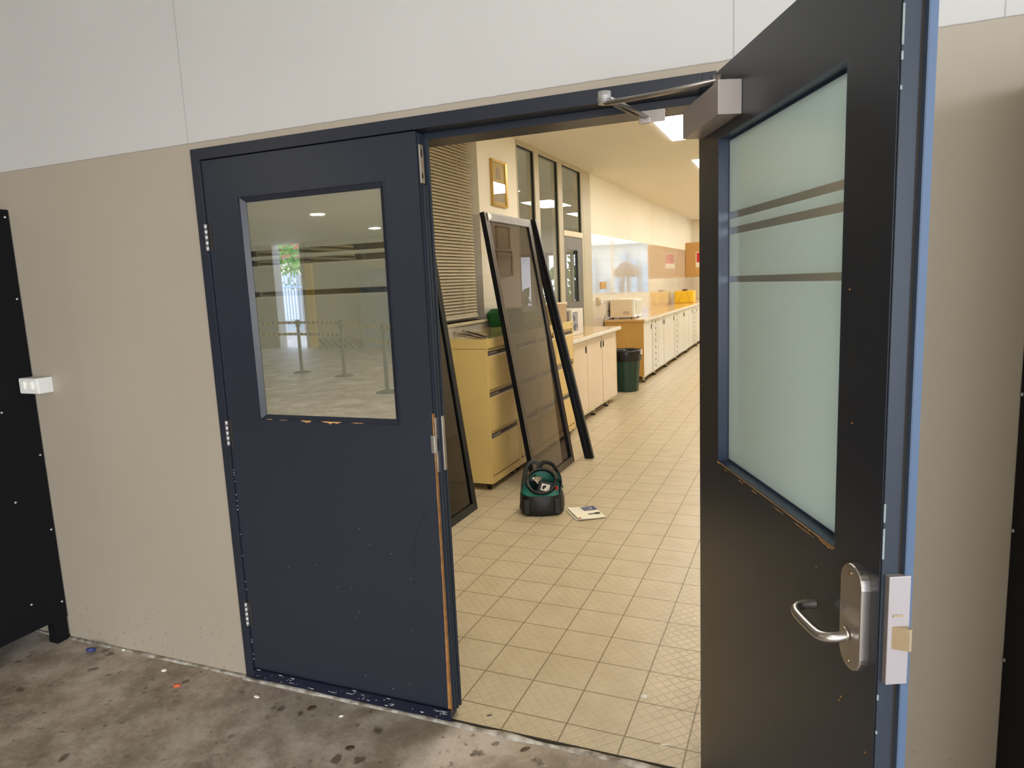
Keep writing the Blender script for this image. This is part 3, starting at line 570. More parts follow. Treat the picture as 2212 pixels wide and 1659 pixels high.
b = MB(); b.box(0, 3.6, .012, .05, .35, .41); b.box(0, 3.6, .012, .05, 1.75, 1.81); b.obj('rails', 'fence', t_)
b = MB(); b.box(-17.0, -12.5, -21.4, -21.1, 0, 2.3); o = b.obj('brick_wall', 'brick'); ex(o); struct(o)
t_ = thing('house', 'distant pale house with a red roof behind the gate, mirrored in the glass', 'house'); ex(t_, (-27, -33, 0))
b = MB(); b.box(-4, 5, -4, 2, 0, 3.6); b.obj('walls', 'cream', t_)
b = MB(); b.at(tr(-4.5, -4.5, 0)); b.poly([(0, 3.6), (10, 3.6), (8, 5.8), (2, 5.8)], 7); b.at(Matrix()); b.obj('roof', 'roof', t_)
def tree(x, y, h, r, label):
    t_ = thing('tree', label, 'tree'); ex(t_, (x, y, 0))
    b = MB(); b.tube([(0, 0, 0), (.05, 0, h*.4), (0, .1, h*.75)], [.14, .1, .05], 10); b.obj('trunk', 'bark', t_)
    b = MB(); rnd = random.Random(3)
    for i in range(700):
        v = Vector((rnd.gauss(0, 1), rnd.gauss(0, 1), rnd.gauss(0, .8))).normalized()*r*rnd.random()**.4; p_ = Vector((0, 0, h*.85))+v; s_ = rnd.uniform(.08, .18)
        a = Vector((rnd.uniform(-1, 1), rnd.uniform(-1, 1), rnd.uniform(-1, 1))).normalized()*s_; c = a.cross(Vector((rnd.random(), rnd.random(), .5))).normalized()*s_*.6
        vs = [b.b.verts.new(p_+q) for q in (a, c, -a, -c)]; b.b.faces.new(vs)
    b.obj('crown', 'leaf', t_)
tree(-19.2, -24.5, 3.6, 1.5, 'green leafy tree behind the gate, mirrored in the closed leaf glass')

# ================================================================== INSIDE shell
XW = -1.05; XR = 2.45; YE = 16.95; CZ = 3.02; Y0 = .17
def ydisc(o): return o
b = MB(); b.box(-5.2, 2.6, .14, YE+.2, -.12, -.001); fl = b.obj('floor', 'ftile'); struct(fl)
# trim floor edge to the threshold: shear the first edge to follow the outside wall
for v in fl.data.vertices:
    if v.co.y < .5: v.co.y = -.004+v.co.x*math.tan(EXR); 
for v in fl.data.vertices:
    if v.co.z > -.01: v.co.z = .0012
b = MB(); b.box(-5.2, 2.6, .13, YE+.2, CZ, CZ+.12); struct(b.obj('ceiling', 'ceil'))
b = MB(); b.box(-1.2, 2.6, .185, .25, 2.1, CZ); b.box(-1.2, -.42, .185, .25, 0, 2.1); b.box(1.56, 2.6, .24, .30, 0, 2.1); struct(b.obj('wall_near', 'cream'))
BY0, BY1, BZ0, BZ1 = 1.0, 3.86, 1.235, 2.92
def wallseg(b, y0, y1, z0=0, z1=CZ, x0=XW-.12, x1=XW): b.box(x0, x1, y0, y1, z0, z1)
b = MB(); wallseg(b, .2, BY0); wallseg(b, BY0, BY1, 0, BZ0); wallseg(b, BY0, BY1, BZ1, CZ); wallseg(b, BY1, 4.79); wallseg(b, 7.46, YE)
struct(b.obj('wall_left', 'wtile'))
b = MB(); b.box(XR, XR+.12, .2, YE, 0, CZ); struct(b.obj('wall_right', 'cream'))
EX0, EX1, EZ0, EZ1 = .08, 2.2, 1.12, 2.95
b = MB(); b.box(XW-.12, EX0, YE, YE+.12, 0, CZ); b.box(EX1, XR+.12, YE, YE+.12, 0, CZ); b.box(EX0, EX1, YE, YE+.12, 0, EZ0); b.box(EX0, EX1, YE, YE+.12, EZ1, CZ); struct(b.obj('wall_far', 'cream'))
t_ = thing('window_3', 'end window of the corridor', 'window', kind='structure')
b = MB(); b.ringplate(EX0, EX1, EZ0, EZ1, EX0+.05, EX1-.05, EZ0+.05, EZ1-.05, YE, YE+.06); b.box(1.1, 1.15, YE, YE+.06, EZ0, EZ1); b.obj('window_frame', 'pframe_l', t_)
b = MB(); b.box(EX0, EX1, YE+.03, YE+.036, EZ0, EZ1); b.obj('window_pane', 'glass', t_)
# garden umbrella and paving outside the end window (its shape shows in the glare on the tiles)
b = MB(); b.box(-8, 14, YE+.12, 40, -.3, -.02); struct(b.obj('ground', 'pave'))
t_ = thing('garden_umbrella', 'brown umbrella outside the end window, its shape mirrored in the glossy wall above the microwave', 'umbrella', loc=(1.47, 20, -.02))
b = MB(); n = 8; P_ = []
for k in range(n): P_.append((.44*math.cos(2*math.pi*k/n), .44*math.sin(2*math.pi*k/n)))
rings = []
for f, z in ((1, 1.60), (1.0, 1.66), (.93, 1.86), (.5, 2.04), (.03, 2.14)):
    ring = []
    for k in range(n):
        x0, y0 = P_[k]; x1, y1 = P_[(k+1) % n]
        for q in (0, .25, .5, .75): ring.append(((x0+(x1-x0)*q)*f, (y0+(y1-y0)*q)*f, z+(.07*math.sin(math.pi*q) if z == 1.60 else 0)))
    rings.append(ring)
b.loft(rings, cap=(False, True), smooth=False); b.obj('canopy', 'brown', t_)
for x in (-.06, .12): b = MB(); b.tube([(x*.4, 0, 1.9), (x, 0, 1.3), (x*1.2, 0, 0)], [.03, .045, .05], 10); b.obj('pole', 'brown', t_)
t_ = thing('pavilion', 'pale pavilion of vertical posts outside the end window', 'building', loc=(-3, 26, -.02))
b = MB(); b.box(-2, 14, 1, 1.3, 0, 3.0); b.obj('wall', 'lam_grey', t_)
b = MB(); rnd = random.Random(5)
for k in range(34): x = -1.5+k*.42+rnd.uniform(-.12, .12); b.box(x, x+rnd.uniform(.08, .26), .5, .8, 0, rnd.uniform(1.6, 3.1))
b.obj('posts', 'fence', t_)
b = MB(); b.box(-2, 14, .3, 1.4, 3.0, 3.15); b.obj('roof', 'plastic_w', t_)
# recessed blind window
t_ = thing('window_1', 'window with closed beige venetian blind above the filing cabinets', 'window', kind='structure')
b = MB(); b.box(XW-.12, XW+.0, BY0, BY0+.0, BZ0, BZ1) if False else None
b.box(XW-.118, XW-.1, BY0, BY1, BZ0, BZ1); b.obj('window_pane', 'glass', t_) if False else b.obj('window_back', 'pframe', t_)
b = MB(); b.box(XW-.115, XW+.018, BY0, BY1+.03, BZ0-.025, BZ0, .003); b.obj('window_sill', 'pframe_l', t_)
t_ = thing('venetian_blind', 'closed beige venetian blind left of the framed pictures', 'blind', loc=(XW-.05, 0, 0))
b = MB(); z = BZ0+.065
while z < BZ1-.055:
    b.at(tr(0, 0, z) @ roty(R(48))); b.box(-.0165, .0165, BY0+.03, BY1-.06, -.0007, .0007); z += .0275
b.at(Matrix()); b.obj('slats', 'slat', t_)
b = MB(); b.box(-.014, .014, BY0+.03, BY1-.06, BZ0+.025, BZ0+.05, .003); b.obj('bottom_rail', 'blindrail', t_)
b = MB(); b.box(-.02, .02, BY0+.03, BY1-.06, BZ1-.05, BZ1-.005, .002); b.obj('head_rail', 'blindrail', t_)
for y in (1.6, 2.6, 3.52): b = MB(); b.cyl((.015, y, BZ0+.05), (.015, y, BZ1-.05), .0018, seg=6); b.obj('cord', 'blindrail', t_)
# glazed partition with door
t_ = thing('window_2', 'tall glazed corridor partition', 'window', kind='structure')
b = MB()
bars = [(4.79, 4.815), (5.31, 5.45), (6.10, 6.26), (7.03, 7.10)]
for y0, y1 in bars: b.box(XW-.09, XW+.004, y0, y1, 0, CZ-.03, .003)
b.box(XW-.09, XW+.006, 7.10, 7.46, 0, CZ, .003)
b.box(XW-.09, XW+.008, 4.79, 7.12, CZ-.045, CZ, .003)
b.obj('window_frame', 'pframe', t_)
b = MB(); b.box(XW-.09, XW+.012, 6.26, 7.03, 2.115, 2.185, .003); b.box(XW-.09, XW+.04, 4.815, 6.2, 1.262, 1.30, .004); b.obj('window_sill', 'pframe_l', t_)
b = MB(); b.box(XW-.06, XW-.045, 4.815, 6.10, 0, 1.262); b.obj('window_panel', 'pframe', t_)
b = MB()
for y0, y1, z0 in ((4.815, 5.31, 1.30), (5.45, 6.10, 1.30), (6.26, 7.03, 2.185)):
    b.box(XW-.030, XW-.012, y1-.014, y1, z0, CZ-.045); b.box(XW-.030, XW-.012, y0, y0+.006, z0, CZ-.045); b.box(XW-.030, XW-.012, y0, y1, CZ-.053, CZ-.045)
b.obj('window_gasket', 'blackrub', t_)
for y0, y1, z0 in ((4.815, 5.31, 1.30), (5.45, 6.10, 1.30), (6.26, 7.03, 2.185)):
    b = MB(); b.box(XW-.030, XW-.024, y0, y1, z0, CZ-.045); b.obj('window_pane', 'glass', t_)
d3 = thing('door_3', 'dark grey corridor door with a narrow glass panel', 'door', kind='structure')
b = MB(); b.at(Matrix(((0, 1, 0, XW-.04), (1, 0, 0, 0), (0, 0, 1, 0), (0, 0, 0, 1)))); b.ringplate(6.265, 7.02, .01, 2.11, 6.36, 6.82, 1.28, 1.95, 0, .04); b.at(Matrix()); b.obj('door_panel', 'dkpanel', d3)
b = MB(); b.box(XW-.03, XW-.026, 6.36, 6.82, 1.28, 1.95); b.obj('glass_pane', 'glass', d3)
b = MB(); b.box(XW-.012, XW-.0, 6.80, 6.83, 1.29, 1.94); b.obj('gasket', 'blackrub', d3)
# side room behind the partition
b = MB(); SX = -4.8
b.box(SX-.1, SX, 3.9, 9, 0, .95); b.box(SX-.1, SX, 3.9, 9, 2.35, CZ); b.box(SX-.1, SX, 3.9, 4.4, .95, 2.35); b.box(SX-.1, SX, 8.2, 9, .95, 2.35)
b.box(SX, XW-.12, 9, 9.1, 0, 1.0); b.box(SX, XW-.12, 9, 9.1, 2.02, CZ); b.box(SX, -3.6, 9, 9.1, 1.0, 2.02); b.box(-1.42, XW-.12, 9, 9.1, 1.0, 2.02); b.box(SX, XW-.12, 3.8, 3.9, 0, CZ); struct(b.obj('wall_side', 'cream'))
t_ = thing('window_5', 'daylit end window of the side room seen through the partition glass', 'window', kind='structure')
b = MB(); b.box(-3.6, -1.42, 8.97, 9.05, .98, 1.03); b.box(-3.6, -1.42, 8.97, 9.05, 1.99, 2.04)
for x in (-3.6, -2.95, -2.3, -1.86, -1.46): b.box(x, x+.045, 8.97, 9.05, 1.0, 2.02)
b.obj('window_frame', 'greyframe', t_); b = MB(); b.box(-3.6, -1.42, 9.02, 9.026, 1.0, 2.02); b.obj('window_pane', 'glass', t_)
t_ = thing('window_4', 'daylit window of the side room', 'window', kind='structure')
b = MB()
b.box(SX-.05, SX+.03, 4.4, 8.2, .92, .98); b.box(SX-.05, SX+.03, 4.4, 8.2, 2.32, 2.38)
for y in (4.4, 5.3, 6.3, 7.25, 8.16): b.box(SX-.05, SX+.03, y, y+.05, .95, 2.35)
b.obj('window_frame', 'pframe', t_)
b = MB(); b.box(SX-.04, SX-.034, 4.4, 8.2, .95, 2.35); b.obj('window_pane', 'glass', t_)
b = MB(); b.box(-16, SX-.12, -2, 24, -.3, -.05); b.box(SX-.12, -1.3, 9.12, 24, -.3, -.05); struct(b.obj('ground', 'pave'))
def hedge(x, y, label):
    t_ = thing('shrub', label, 'shrub', group='garden shrubs outside the side room', loc=(x, y, 0)); b = MB(); rnd = random.Random(int(y*10))
    for i in range(420):
        v = Vector((rnd.gauss(0, 1), rnd.gauss(0, 1), rnd.gauss(0, 1))).normalized()*rnd.random()**.4; p_ = Vector((v.x*.7, v.y*.9, 1.1+v.z*1.1)); s_ = rnd.uniform(.08, .2)
        a = Vector((rnd.uniform(-1, 1), rnd.uniform(-1, 1), rnd.uniform(-1, 1))).normalized()*s_; c = a.cross(Vector((rnd.random(), rnd.random(), .5))).normalized()*s_*.6
        b.b.faces.new([b.b.verts.new(p_+q) for q in (a, c, -a, -c)])
    b.obj('foliage', 'leaf', t_); b = MB(); b.tube([(0, 0, -.05), (0, 0, .8)], [.05, .03], 8); b.obj('stem', 'bark', t_)
hedge(-3.4, 13.8, 'green shrub outside the side room window, seen through the middle partition glass')
hedge(-5.6, 14.6, 'green shrub outside the side room, farther from the corridor doorway')
# skirting tile strip
b = MB(); b.box(XW, XW+.006, 7.46, YE, 0, .1, .002); b.obj('baseboard_left', 'wtile', None, kind='structure')

# ceiling lights
for i, (y, l) in enumerate(((1.17, 'ceiling light panel nearest the opening, hidden above the door head'), (4.66, 'ceiling light panel seen beside the door closer'), (7.3, 'ceiling light panel second from the opening, its corner peeping past the open leaf'), (9.95, 'ceiling light panel third from the opening, mirrored in the partition glass'), (12.6, 'ceiling light panel fourth from the opening, hidden behind the open leaf'), (15.2, 'ceiling light panel nearest the far end of the corridor'))):
    t_ = thing('ceiling_light', l, 'ceiling light', loc=(.36, y, CZ), group='ceiling light panels along the corridor')
    b = MB(); 
    b.at(rotx(R(90)) @ tr(0, 0, 0)); b.ringplate(-.012, .60, -1.212, .012, .004, .584, -1.196, -.004, 0, .012); b.at(Matrix()); f_ = b.obj('frame', 'plastic_w', t_)
    b = MB(); b.box(.004, .584, .004, 1.196, -.007, -.001); b.obj('diffuser', 'diffuser', t_)

# ================================================================== furniture along the left wall
def quad_handle(b): pass
def filing_cabinet(y0, y1, label):
    w = y1-y0; t_ = thing('filing_cabinet', label, 'filing cabinet', loc=(-.43, y0, 0), group='mustard filing cabinets along the wall')
    D = .60; Z1 = 1.157
    b = MB(); b.box(-D, -.018, 0, w, .055, Z1-.002, .002); b.box(-.018, 0, 0, .02, .055, Z1, .001); b.box(-.018, 0, w-.02, w, .055, Z1, .001); b.box(-.018, 0, .02, w-.02, 1.085, Z1, .001); b.box(-.018, 0, .02, w-.02, .055, .108, .001); b.obj('body', 'cab', t_)
    b = MB(); b.box(-D, 0, 0, w, Z1-.001, Z1+.001); b.obj('top', 'cab_top', t_)
    b = MB(); b.box(-D, -.002, -.0008, .0, 1.083, 1.0855); b.obj('side_seam', 'slot', t_)
    for z0, z1 in ((.775, 1.075), (.458, .765), (.120, .448)):
        b = MB(); b.box(-.016, .001, .026, w-.026, z0, z1-.052, .002); b.loft([[(.001, y, z1-.052), (-.012, y, z1-.034), (-.012, y, z1-.052)] for y in (.026, w-.026)], smooth=False); b.box(-.016, -.008, .026, w-.026, z1-.014, z1, .001)
        d_ = b.obj('drawer', 'cab', t_)
        b = MB(); b.box(-.010, -.006, .03, w-.03, z1-.046, z1-.012); b.obj('handle_slot', 'slot', d_)
        b = MB(); b.box(-.006, .001, .03, w-.03, z1-.047, z1-.039, .002); b.box(-.006, -.002, .04, w*.34, z1-.036, z1-.020, .001); b.obj('handle', 'alu', d_)
    for x in (-.06, -.54):
        for y in (.06, w-.06): b = MB(); b.cyl((x, y, 0), (x, y, .056), .017, seg=12); b.obj('foot', 'blackrub', t_)
    b = MB(); b.cyl((0, w-.045, 1.125), (.003, w-.045, 1.125), .008, seg=14); b.obj('lock', 'alu', t_)
    return t_
filing_cabinet(2.555, 3.108, 'mustard three-drawer filing cabinet nearest the doorway, rods lying on top')
filing_cabinet(3.112, 3.58, 'mustard filing cabinet seen through the tinted screen, green basket behind on its neighbour')
filing_cabinet(3.584, 4.05, 'mustard filing cabinet carrying the green basket, seen through the screen')
filing_cabinet(4.055, 4.615, 'mustard filing cabinet farthest along, touching the low cupboard')
# low cupboard
def knob_door(par, y0, y1, z0, z1, side, mats='lam_door', x=0.0):
    b = MB(); b.box(x-.018, x, y0+.002, y1-.002, z0, z1, .0015); d_ = b.obj('cupboard_door', mats, par)
    yk = y1-.045 if side > 0 else y0+.045
    b = MB(); n = 14; b.at(tr(x, yk, z1-.10) @ roty(R(90))); b.loft([[(a*math.cos(t)*1.0, c*math.sin(t), z) for t in [2*math.pi*k/n for k in range(n)]] for a, c, z in ((.042, .022, 0), (.042, .022, .003), (.036, .017, .004))]); b.at(Matrix()); h_ = b.obj('pull', 'blackrub', d_)
    b = MB(); b.at(tr(x+.004, yk, z1-.10) @ roty(R(90))); b.loft([[(a*math.cos(t), c*math.sin(t), z) for t in [2*math.pi*k/n for k in range(n)]] for a, c, z in ((.036, .017, 0), (.034, .015, .001))]); b.at(Matrix()); b.obj('pull_recess', 'blackrub', h_)
t_ = thing('low_cupboard', 'pale laminate low cupboard with three doors and tan top, beyond the filing cabinets', 'cupboard', loc=(-.488, 4.63, 0))
L = 1.935
b = MB(); b.box(-.52, -.02, 0, L, .09, .905, .001); b.box(-.02, 0.0, L-.018, L, .09, .905, .001); b.box(-.02, 0, 0, L, .085, .10, .001); b.obj('carcass', ['gapyellow'], t_)
b = MB(); b.box(-.52, .0, L, L+.006, .09, .905); b.box(-.52, .001, 0, L+.006, .082, .093); b.obj('end_panel', 'lam_edge', t_)
b = MB(); b.box(-.52, .03, 0, L+.09, .912, .950, .006, m=0); b.obj('worktop', 'lam_top', t_)
b = MB(); b.box(.028, .044, 0, L+.09, .911, .951, .006); b.box(-.51, .044, L+.088, L+.098, .911, .951, .005); b.obj('worktop_edge', 'lam_edge', t_)
for y0, y1, s_ in ((.04, .645, 1), (.652, 1.255, 1), (1.275, 1.915, -1)): knob_door(t_, y0, y1, .096, .896, s_)
for x in (-.032, -.48):
    for y in (.1, .93, 1.5): b = MB(); b.cyl((x, y, .02), (x, y, .09), .02, seg=12, m=0); b.cyl((x, y, 0), (x, y, .02), .026, seg=12, m=1); b.obj('leg', ['leg', 'blackrub'], t_)
# long bench
t_ = thing('bench_cupboard', 'long bench of pale grey cupboards with an ochre end panel and tan top', 'cupboard', loc=(-.45, 8.03, 0)); L = YE-8.03-.01
b = MB(); b.box(-.58, -.02, .018, L, .10, .91); b.obj('carcass', 'gapyellow', t_)
b = MB(); b.box(-.59, -.0, 0, .018, .10, .915, .001); b.obj('end_panel', 'ochre', t_, label='ochre timber end panel')
b = MB(); b.box(-.59, .02, -.02, L, .915, .95, .004); b.obj('worktop', 'lam_top', t_)
b = MB(); b.box(.018, .034, -.02, L, .914, .951, .004); b.obj('worktop_edge', 'lam_edge', t_)
b = MB(); b.box(-.02, .001, 0, L, .085, .10); b.obj('bottom_rail', 'lam_edge', t_)
lay = [(.02, .60, 'd', 1), (.66, 1.12, 's', 0), (1.14, 1.58, 'd', 1), (1.62, 2.1, 'd', -1), (2.1, 2.6, 'd', 1), (2.66, 3.12, 's', 0), (3.14, 3.72, 'd', 1), (3.74, 4.34, 'd', -1), (4.36, 4.9, 'd', 1), (4.96, 5.42, 's', 0), (5.44, 6.0, 'd', -1), (6.04, 6.6, 'd', 1), (6.62, 7.2, 'd', -1), (7.22, 7.8, 'd', 1), (7.82, 8.4, 'd', -1), (8.42, 8.88, 'd', 1)]
for y0, y1, k, s_ in lay:
    if k == 'd': knob_door(t_, y0, y1, .105, .905, s_, 'lam_grey')
    else:
        for i in range(8):
            z0 = .105+i*.1; b = MB(); b.box(-.018, .0, y0+.002, y1-.002, z0+.002, z0+.098, .0015); d_ = b.obj('drawer', 'lam_grey', t_)
            b = MB(); b.box(0, .004, (y0+y1)/2-.014, (y0+y1)/2+.014, z0+.03, z0+.07, .002); b.obj('pull', 'blackrub', d_)
for y in (.1, .9, 1.9, 2.9, 4.2, 5.6, 7.0, 8.3):
    for x in (-.034, -.53): b = MB(); b.cyl((x, y, .02), (x, y, .1), .022, seg=12, m=0); b.cyl((x, y, 0), (x, y, .02), .028, seg=12, m=1); b.obj('leg', ['leg', 'blackrub'], t_)
# microwave on the bench
t_ = thing('microwave', 'cream microwave at the near end of the long bench', 'microwave', loc=(-.66, 8.3, .951))
b = MB(); b.box(-.36, -.02, 0, .56, .018, .29, .006); b.obj('body', 'micro', t_)
b = MB(); b.box(-.02, .012, .003, .557, .02, .288, .004); b.obj('front', 'micro_f', t_)
b = MB(); b.box(.012, .016, .16, .53, .05, .26, .002, m=0); b.obj('door_window', 'darkprint', t_) if False else b.obj('door_window', 'glass', t_)
b = MB(); b.box(.014, .03, .135, .15, .05, .26, .003); b.obj('door_handle', 'plastic_w', t_)
b = MB()
for k in range(3):
    for j in range(4): b.box(-.15+k*.032, -.136+k*.032, -.0015, .002, .062+j*.013, .07+j*.013)
b.obj('vent', 'gap', t_)
for x in (-.33, -.04):
    for y in (.05, .5): b = MB(); b.cyl((x, y, 0), (x, y, .02), .012, seg=10); b.obj('foot', 'blackrub', t_)
b = MB(); b.tube(smooth_path([(-.36, .04, .12), (-.40, -.06, .12), (-.39, -.2, .05), (-.385, -.29, -.05), (-.38, -.31, -.2), (-.36, -.31, -.45)]), .004, 8); b.obj('power_cord', 'blackrub', t_)
t_ = thing('wall_socket', 'small cream socket on the wall left of the microwave', 'socket', loc=(XW, 7.73, 1.24)); b = MB(); b.box(0, .03, -.055, .055, -.055, .055, .004); b.obj('plate', 'beige_p', t_)
b = MB(); b.box(.03, .06, -.02, .05, -.03, .02, .004); b.obj('plug', 'plastic_w', t_)
t_ = thing('wall_sign', 'small brown plate on the glossy wall above the microwave', 'sign', loc=(XW, 8.03, 1.47)); b = MB(); b.box(0, .012, -.15, .15, -.05, .05, .002); b.obj('plate', 'cork', t_)
# yellow box far along the bench
t_ = thing('storage_box', 'yellow box on the far part of the bench', 'box', loc=(-.98, 13.8, .9525)); b = MB(); b.box(0, .42, 0, .4, 0, .27, .01); b.obj('body', 'yellow', t_)
b = MB(); b.tube([(.09, -.003, .0), (.17, -.003, .26)], .004, 6); b.tube([(.36, -.003, .0), (.28, -.003, .26)], .004, 6); b.obj('strap', 'cork', t_)
b = MB(); b.box(.16, .26, .1, .3, .27, .31, .01); b.obj('handle', 'brown', t_)
# overhead pin board cabinet at far end
t_ = thing('pin_board', 'tan board with a red and white notice at the far end of the corridor', 'board', loc=(XW, 15.85, 1.52))
b = MB(); b.box(.002, .95, 0, .35, 0, .86, .006); b.obj('board', 'cork', t_)
b = MB(); b.box(.26, .5, -.004, 0, .24, .62); n_ = b.obj('notice', 'paper', t_); b = MB(); b.box(.28, .49, -.006, -.004, .36, .6); b.obj('print', 'red', n_)
# bin with liner
t_ = thing('waste_bin', 'dark green bin with a black liner between the two cupboards', 'bin', loc=(-.545, 7.33, 0))
def cring(r, z, n=40, wob=0, k=0): return [((r+wob*math.sin(k+9*t)*.5+wob*noise.noise(Vector((math.cos(t)*3, math.sin(t)*3, z*20))))*math.cos(t), (r+wob*noise.noise(Vector((math.cos(t)*3, math.sin(t)*3, z*20))))*math.sin(t), z+wob*.4*noise.noise(Vector((math.cos(t)*4, math.sin(t)*4, 7)))) for t in [2*math.pi*i/n for i in range(n)]]
b = MB(); 
def rib(r, z, n=48): return [((r+.003*(1 if i % 4 < 2 else -1))*math.cos(2*math.pi*i/n), (r+.003*(1 if i % 4 < 2 else -1))*math.sin(2*math.pi*i/n), z) for i in range(n)]
b.loft([rib(.155, 0), rib(.158, .02), rib(.19, .50), rib(.19, .55)], cap=(True, False)); b.obj('tub', 'dkgreen', t_)
b = MB(); b.loft([cring(.197, .43, wob=.01), cring(.205, .46, wob=.008), cring(.204, .52, wob=.006), cring(.212, .565, wob=.012), cring(.20, .58, wob=.014), cring(.18, .56, wob=.01), cring(.165, .45, wob=.01), cring(.14, .35)], cap=(False, True)); b.obj('liner', 'binbag', t_)
b = MB(); b.box(.20, .222, -.03, .02, .51, .58, .004); b.obj('handle', 'plastic_w', t_)
# pictures on the pier
def picture(y0, y1, z0, z1, fm, label, arch, bgc, fg, fw=.022):
    t_ = thing('picture', label, 'picture', loc=(XW, y0, z0)); w, h = y1-y0, z1-z0
    TT = Matrix(((0, -1, 0, 0), (1, 0, 0, 0), (0, 0, 1, 0), (0, 0, 0, 1)))
    b = MB(); b.at(TT); b.ringplate(0, w, 0, h, fw, w-fw, fw, h-fw, -.03, 0, yi=-.022); b.obj('frame', fm, t_)
    b = MB(); b.box(.001, .008, fw*.8, w-fw*.8, fw*.8, h-fw*.8); b.obj('backing', bgc, t_)
    b = MB(); b.at(tr(.0085, 0, 0) @ TT)
    for (cx, wz, zb, ht) in arch:
        pts = [(cx-wz/2, zb), (cx+wz/2, zb), (cx+wz/2, zb+ht*.6), (cx+wz*.3, zb+ht*.85), (cx, zb+ht), (cx-wz*.3, zb+ht*.85), (cx-wz/2, zb+ht*.6)]; b.poly(pts, -.002)
    b.at(Matrix()); b.obj('artwork', fg, t_)
    b = MB(); b.box(.014, .017, fw*.8, w-fw*.8, fw*.8, h-fw*.8); b.obj('glazing', 'glass', t_)
M['parch'] = mat('parchment_print', (222, 186, 120), .5, var=.04); M['mauve'] = mat('mauve_print', (172, 146, 130), .5, var=.06, sc=20); M['brownp'] = mat('brown_print', (150, 110, 84), .5, var=.1, sc=20); M['ornate'] = mat_print('ornate_print', (196, 172, 108), (110, 90, 62), 40)
picture(4.13, 4.475, 2.30, 2.735, 'gold', 'gilt framed picture with small arches, high on the pier', [(.17, .10, .26, .12), (.18, .24, .05, .19)], 'parch', 'mauve')
picture(4.18, 4.49, 1.90, 2.115, 'brown', 'brown arch picture on the pier, seen through the tinted screen', [(.16, .2, .02, .17)], 'parch', 'brownp', .015)
picture(4.16, 4.53, 1.63, 1.878, 'brown', 'ornate gold patterned picture, lowest on the pier behind the screen', [(.185, .3, .03, .19)], 'ornate', 'brownp', .012)
# green basket on the cabinets
t_ = thing('basket', 'green plastic basket on top of the filing cabinets', 'basket', loc=(-.96, 4.17, 1.1585))
def rr(x0, x1, y0, y1, z, r=.03, n=4):
    out = []
    for cx, cy, a0 in ((x1-r, y1-r, 0), (x0+r, y1-r, 90), (x0+r, y0+r, 180), (x1-r, y0+r, 270)):
        for k in range(n+1): a = R(a0+90*k/n); out.append((cx+r*math.cos(a), cy+r*math.sin(a), z))
    return out
b = MB(); b.loft([rr(-.10, .24, -.14, .30, 0), rr(-.115, .255, -.155, .315, .115), rr(-.115, .255, -.155, .315, .13), rr(-.09, .23, -.12, .28, .165)], smooth=False); b.obj('body', 'green', t_)
b = MB()
for k in range(8):
    for z0, h in ((.03, .035), (.075, .018)): b.box(.247, .2545, -.10+k*.05, -.082+k*.05, z0, z0+h)
b.obj('slots', 'beige_p', t_)
t_ = thing('cardboard_box', 'tan cardboard box on the cabinets behind the tinted screen', 'box', loc=(-.86, 4.66, 1.158) if False else (-.86, 4.30, 1.158))
t_.location = (-.75, 4.33, 1.158); 
b = MB(); b.box(.02, .24, .36, .42+.0, 0, .0) if False else None
b.box(0, .24, .02, .34, 0, .17, .002); b.obj('carton', 'cardboard', t_)
bpy.data.objects['basket'].location = (-.925, 4.03, 1.1585)
# rods on the first cabinet
def rod(p0, p1, r, label, m1, m2):
    t_ = thing('rod', label, 'rod', loc=(0, 0, 0), group='thin rods on the first filing cabinet'); p0, p1 = Vector(p0), Vector(p1); q = p0.lerp(p1, .22)
    b = MB(); b.tube([q, p1], r, 8, flat=(1.6, .8)); b.obj('shaft', m1, t_); b = MB(); b.tube([p0, q], r*1.2, 8); b.obj('tip', m2, t_)
rod((-1.0, 3.30, 1.170), (-.455, 2.61, 1.170), .0075, 'dark rod with white tip lying on the nearest cabinet, farther back', 'slot', 'plastic_w')
rod((-1.0, 3.12, 1.166), (-.50, 2.60, 1.166), .0045, 'thinner dark rod lying on the nearest cabinet, closer to the doorway', 'slot', 'plastic_w')
# white printed box on the low cupboard
t_ = thing('printed_box', 'white carton with a dark printed photo on the low cupboard', 'box', loc=(-.63, 5.2, .951))
b = MB(); b.box(-.33, 0, 0, .42, 0, .29, .003); b.obj('carton', 'plastic_w', t_)
b = MB(); b.box(-.31, -.03, -.002, 0, .06, .27); b.box(0, .002, .04, .22, .05, .26); b.obj('printed_photo', 'photo', t_)

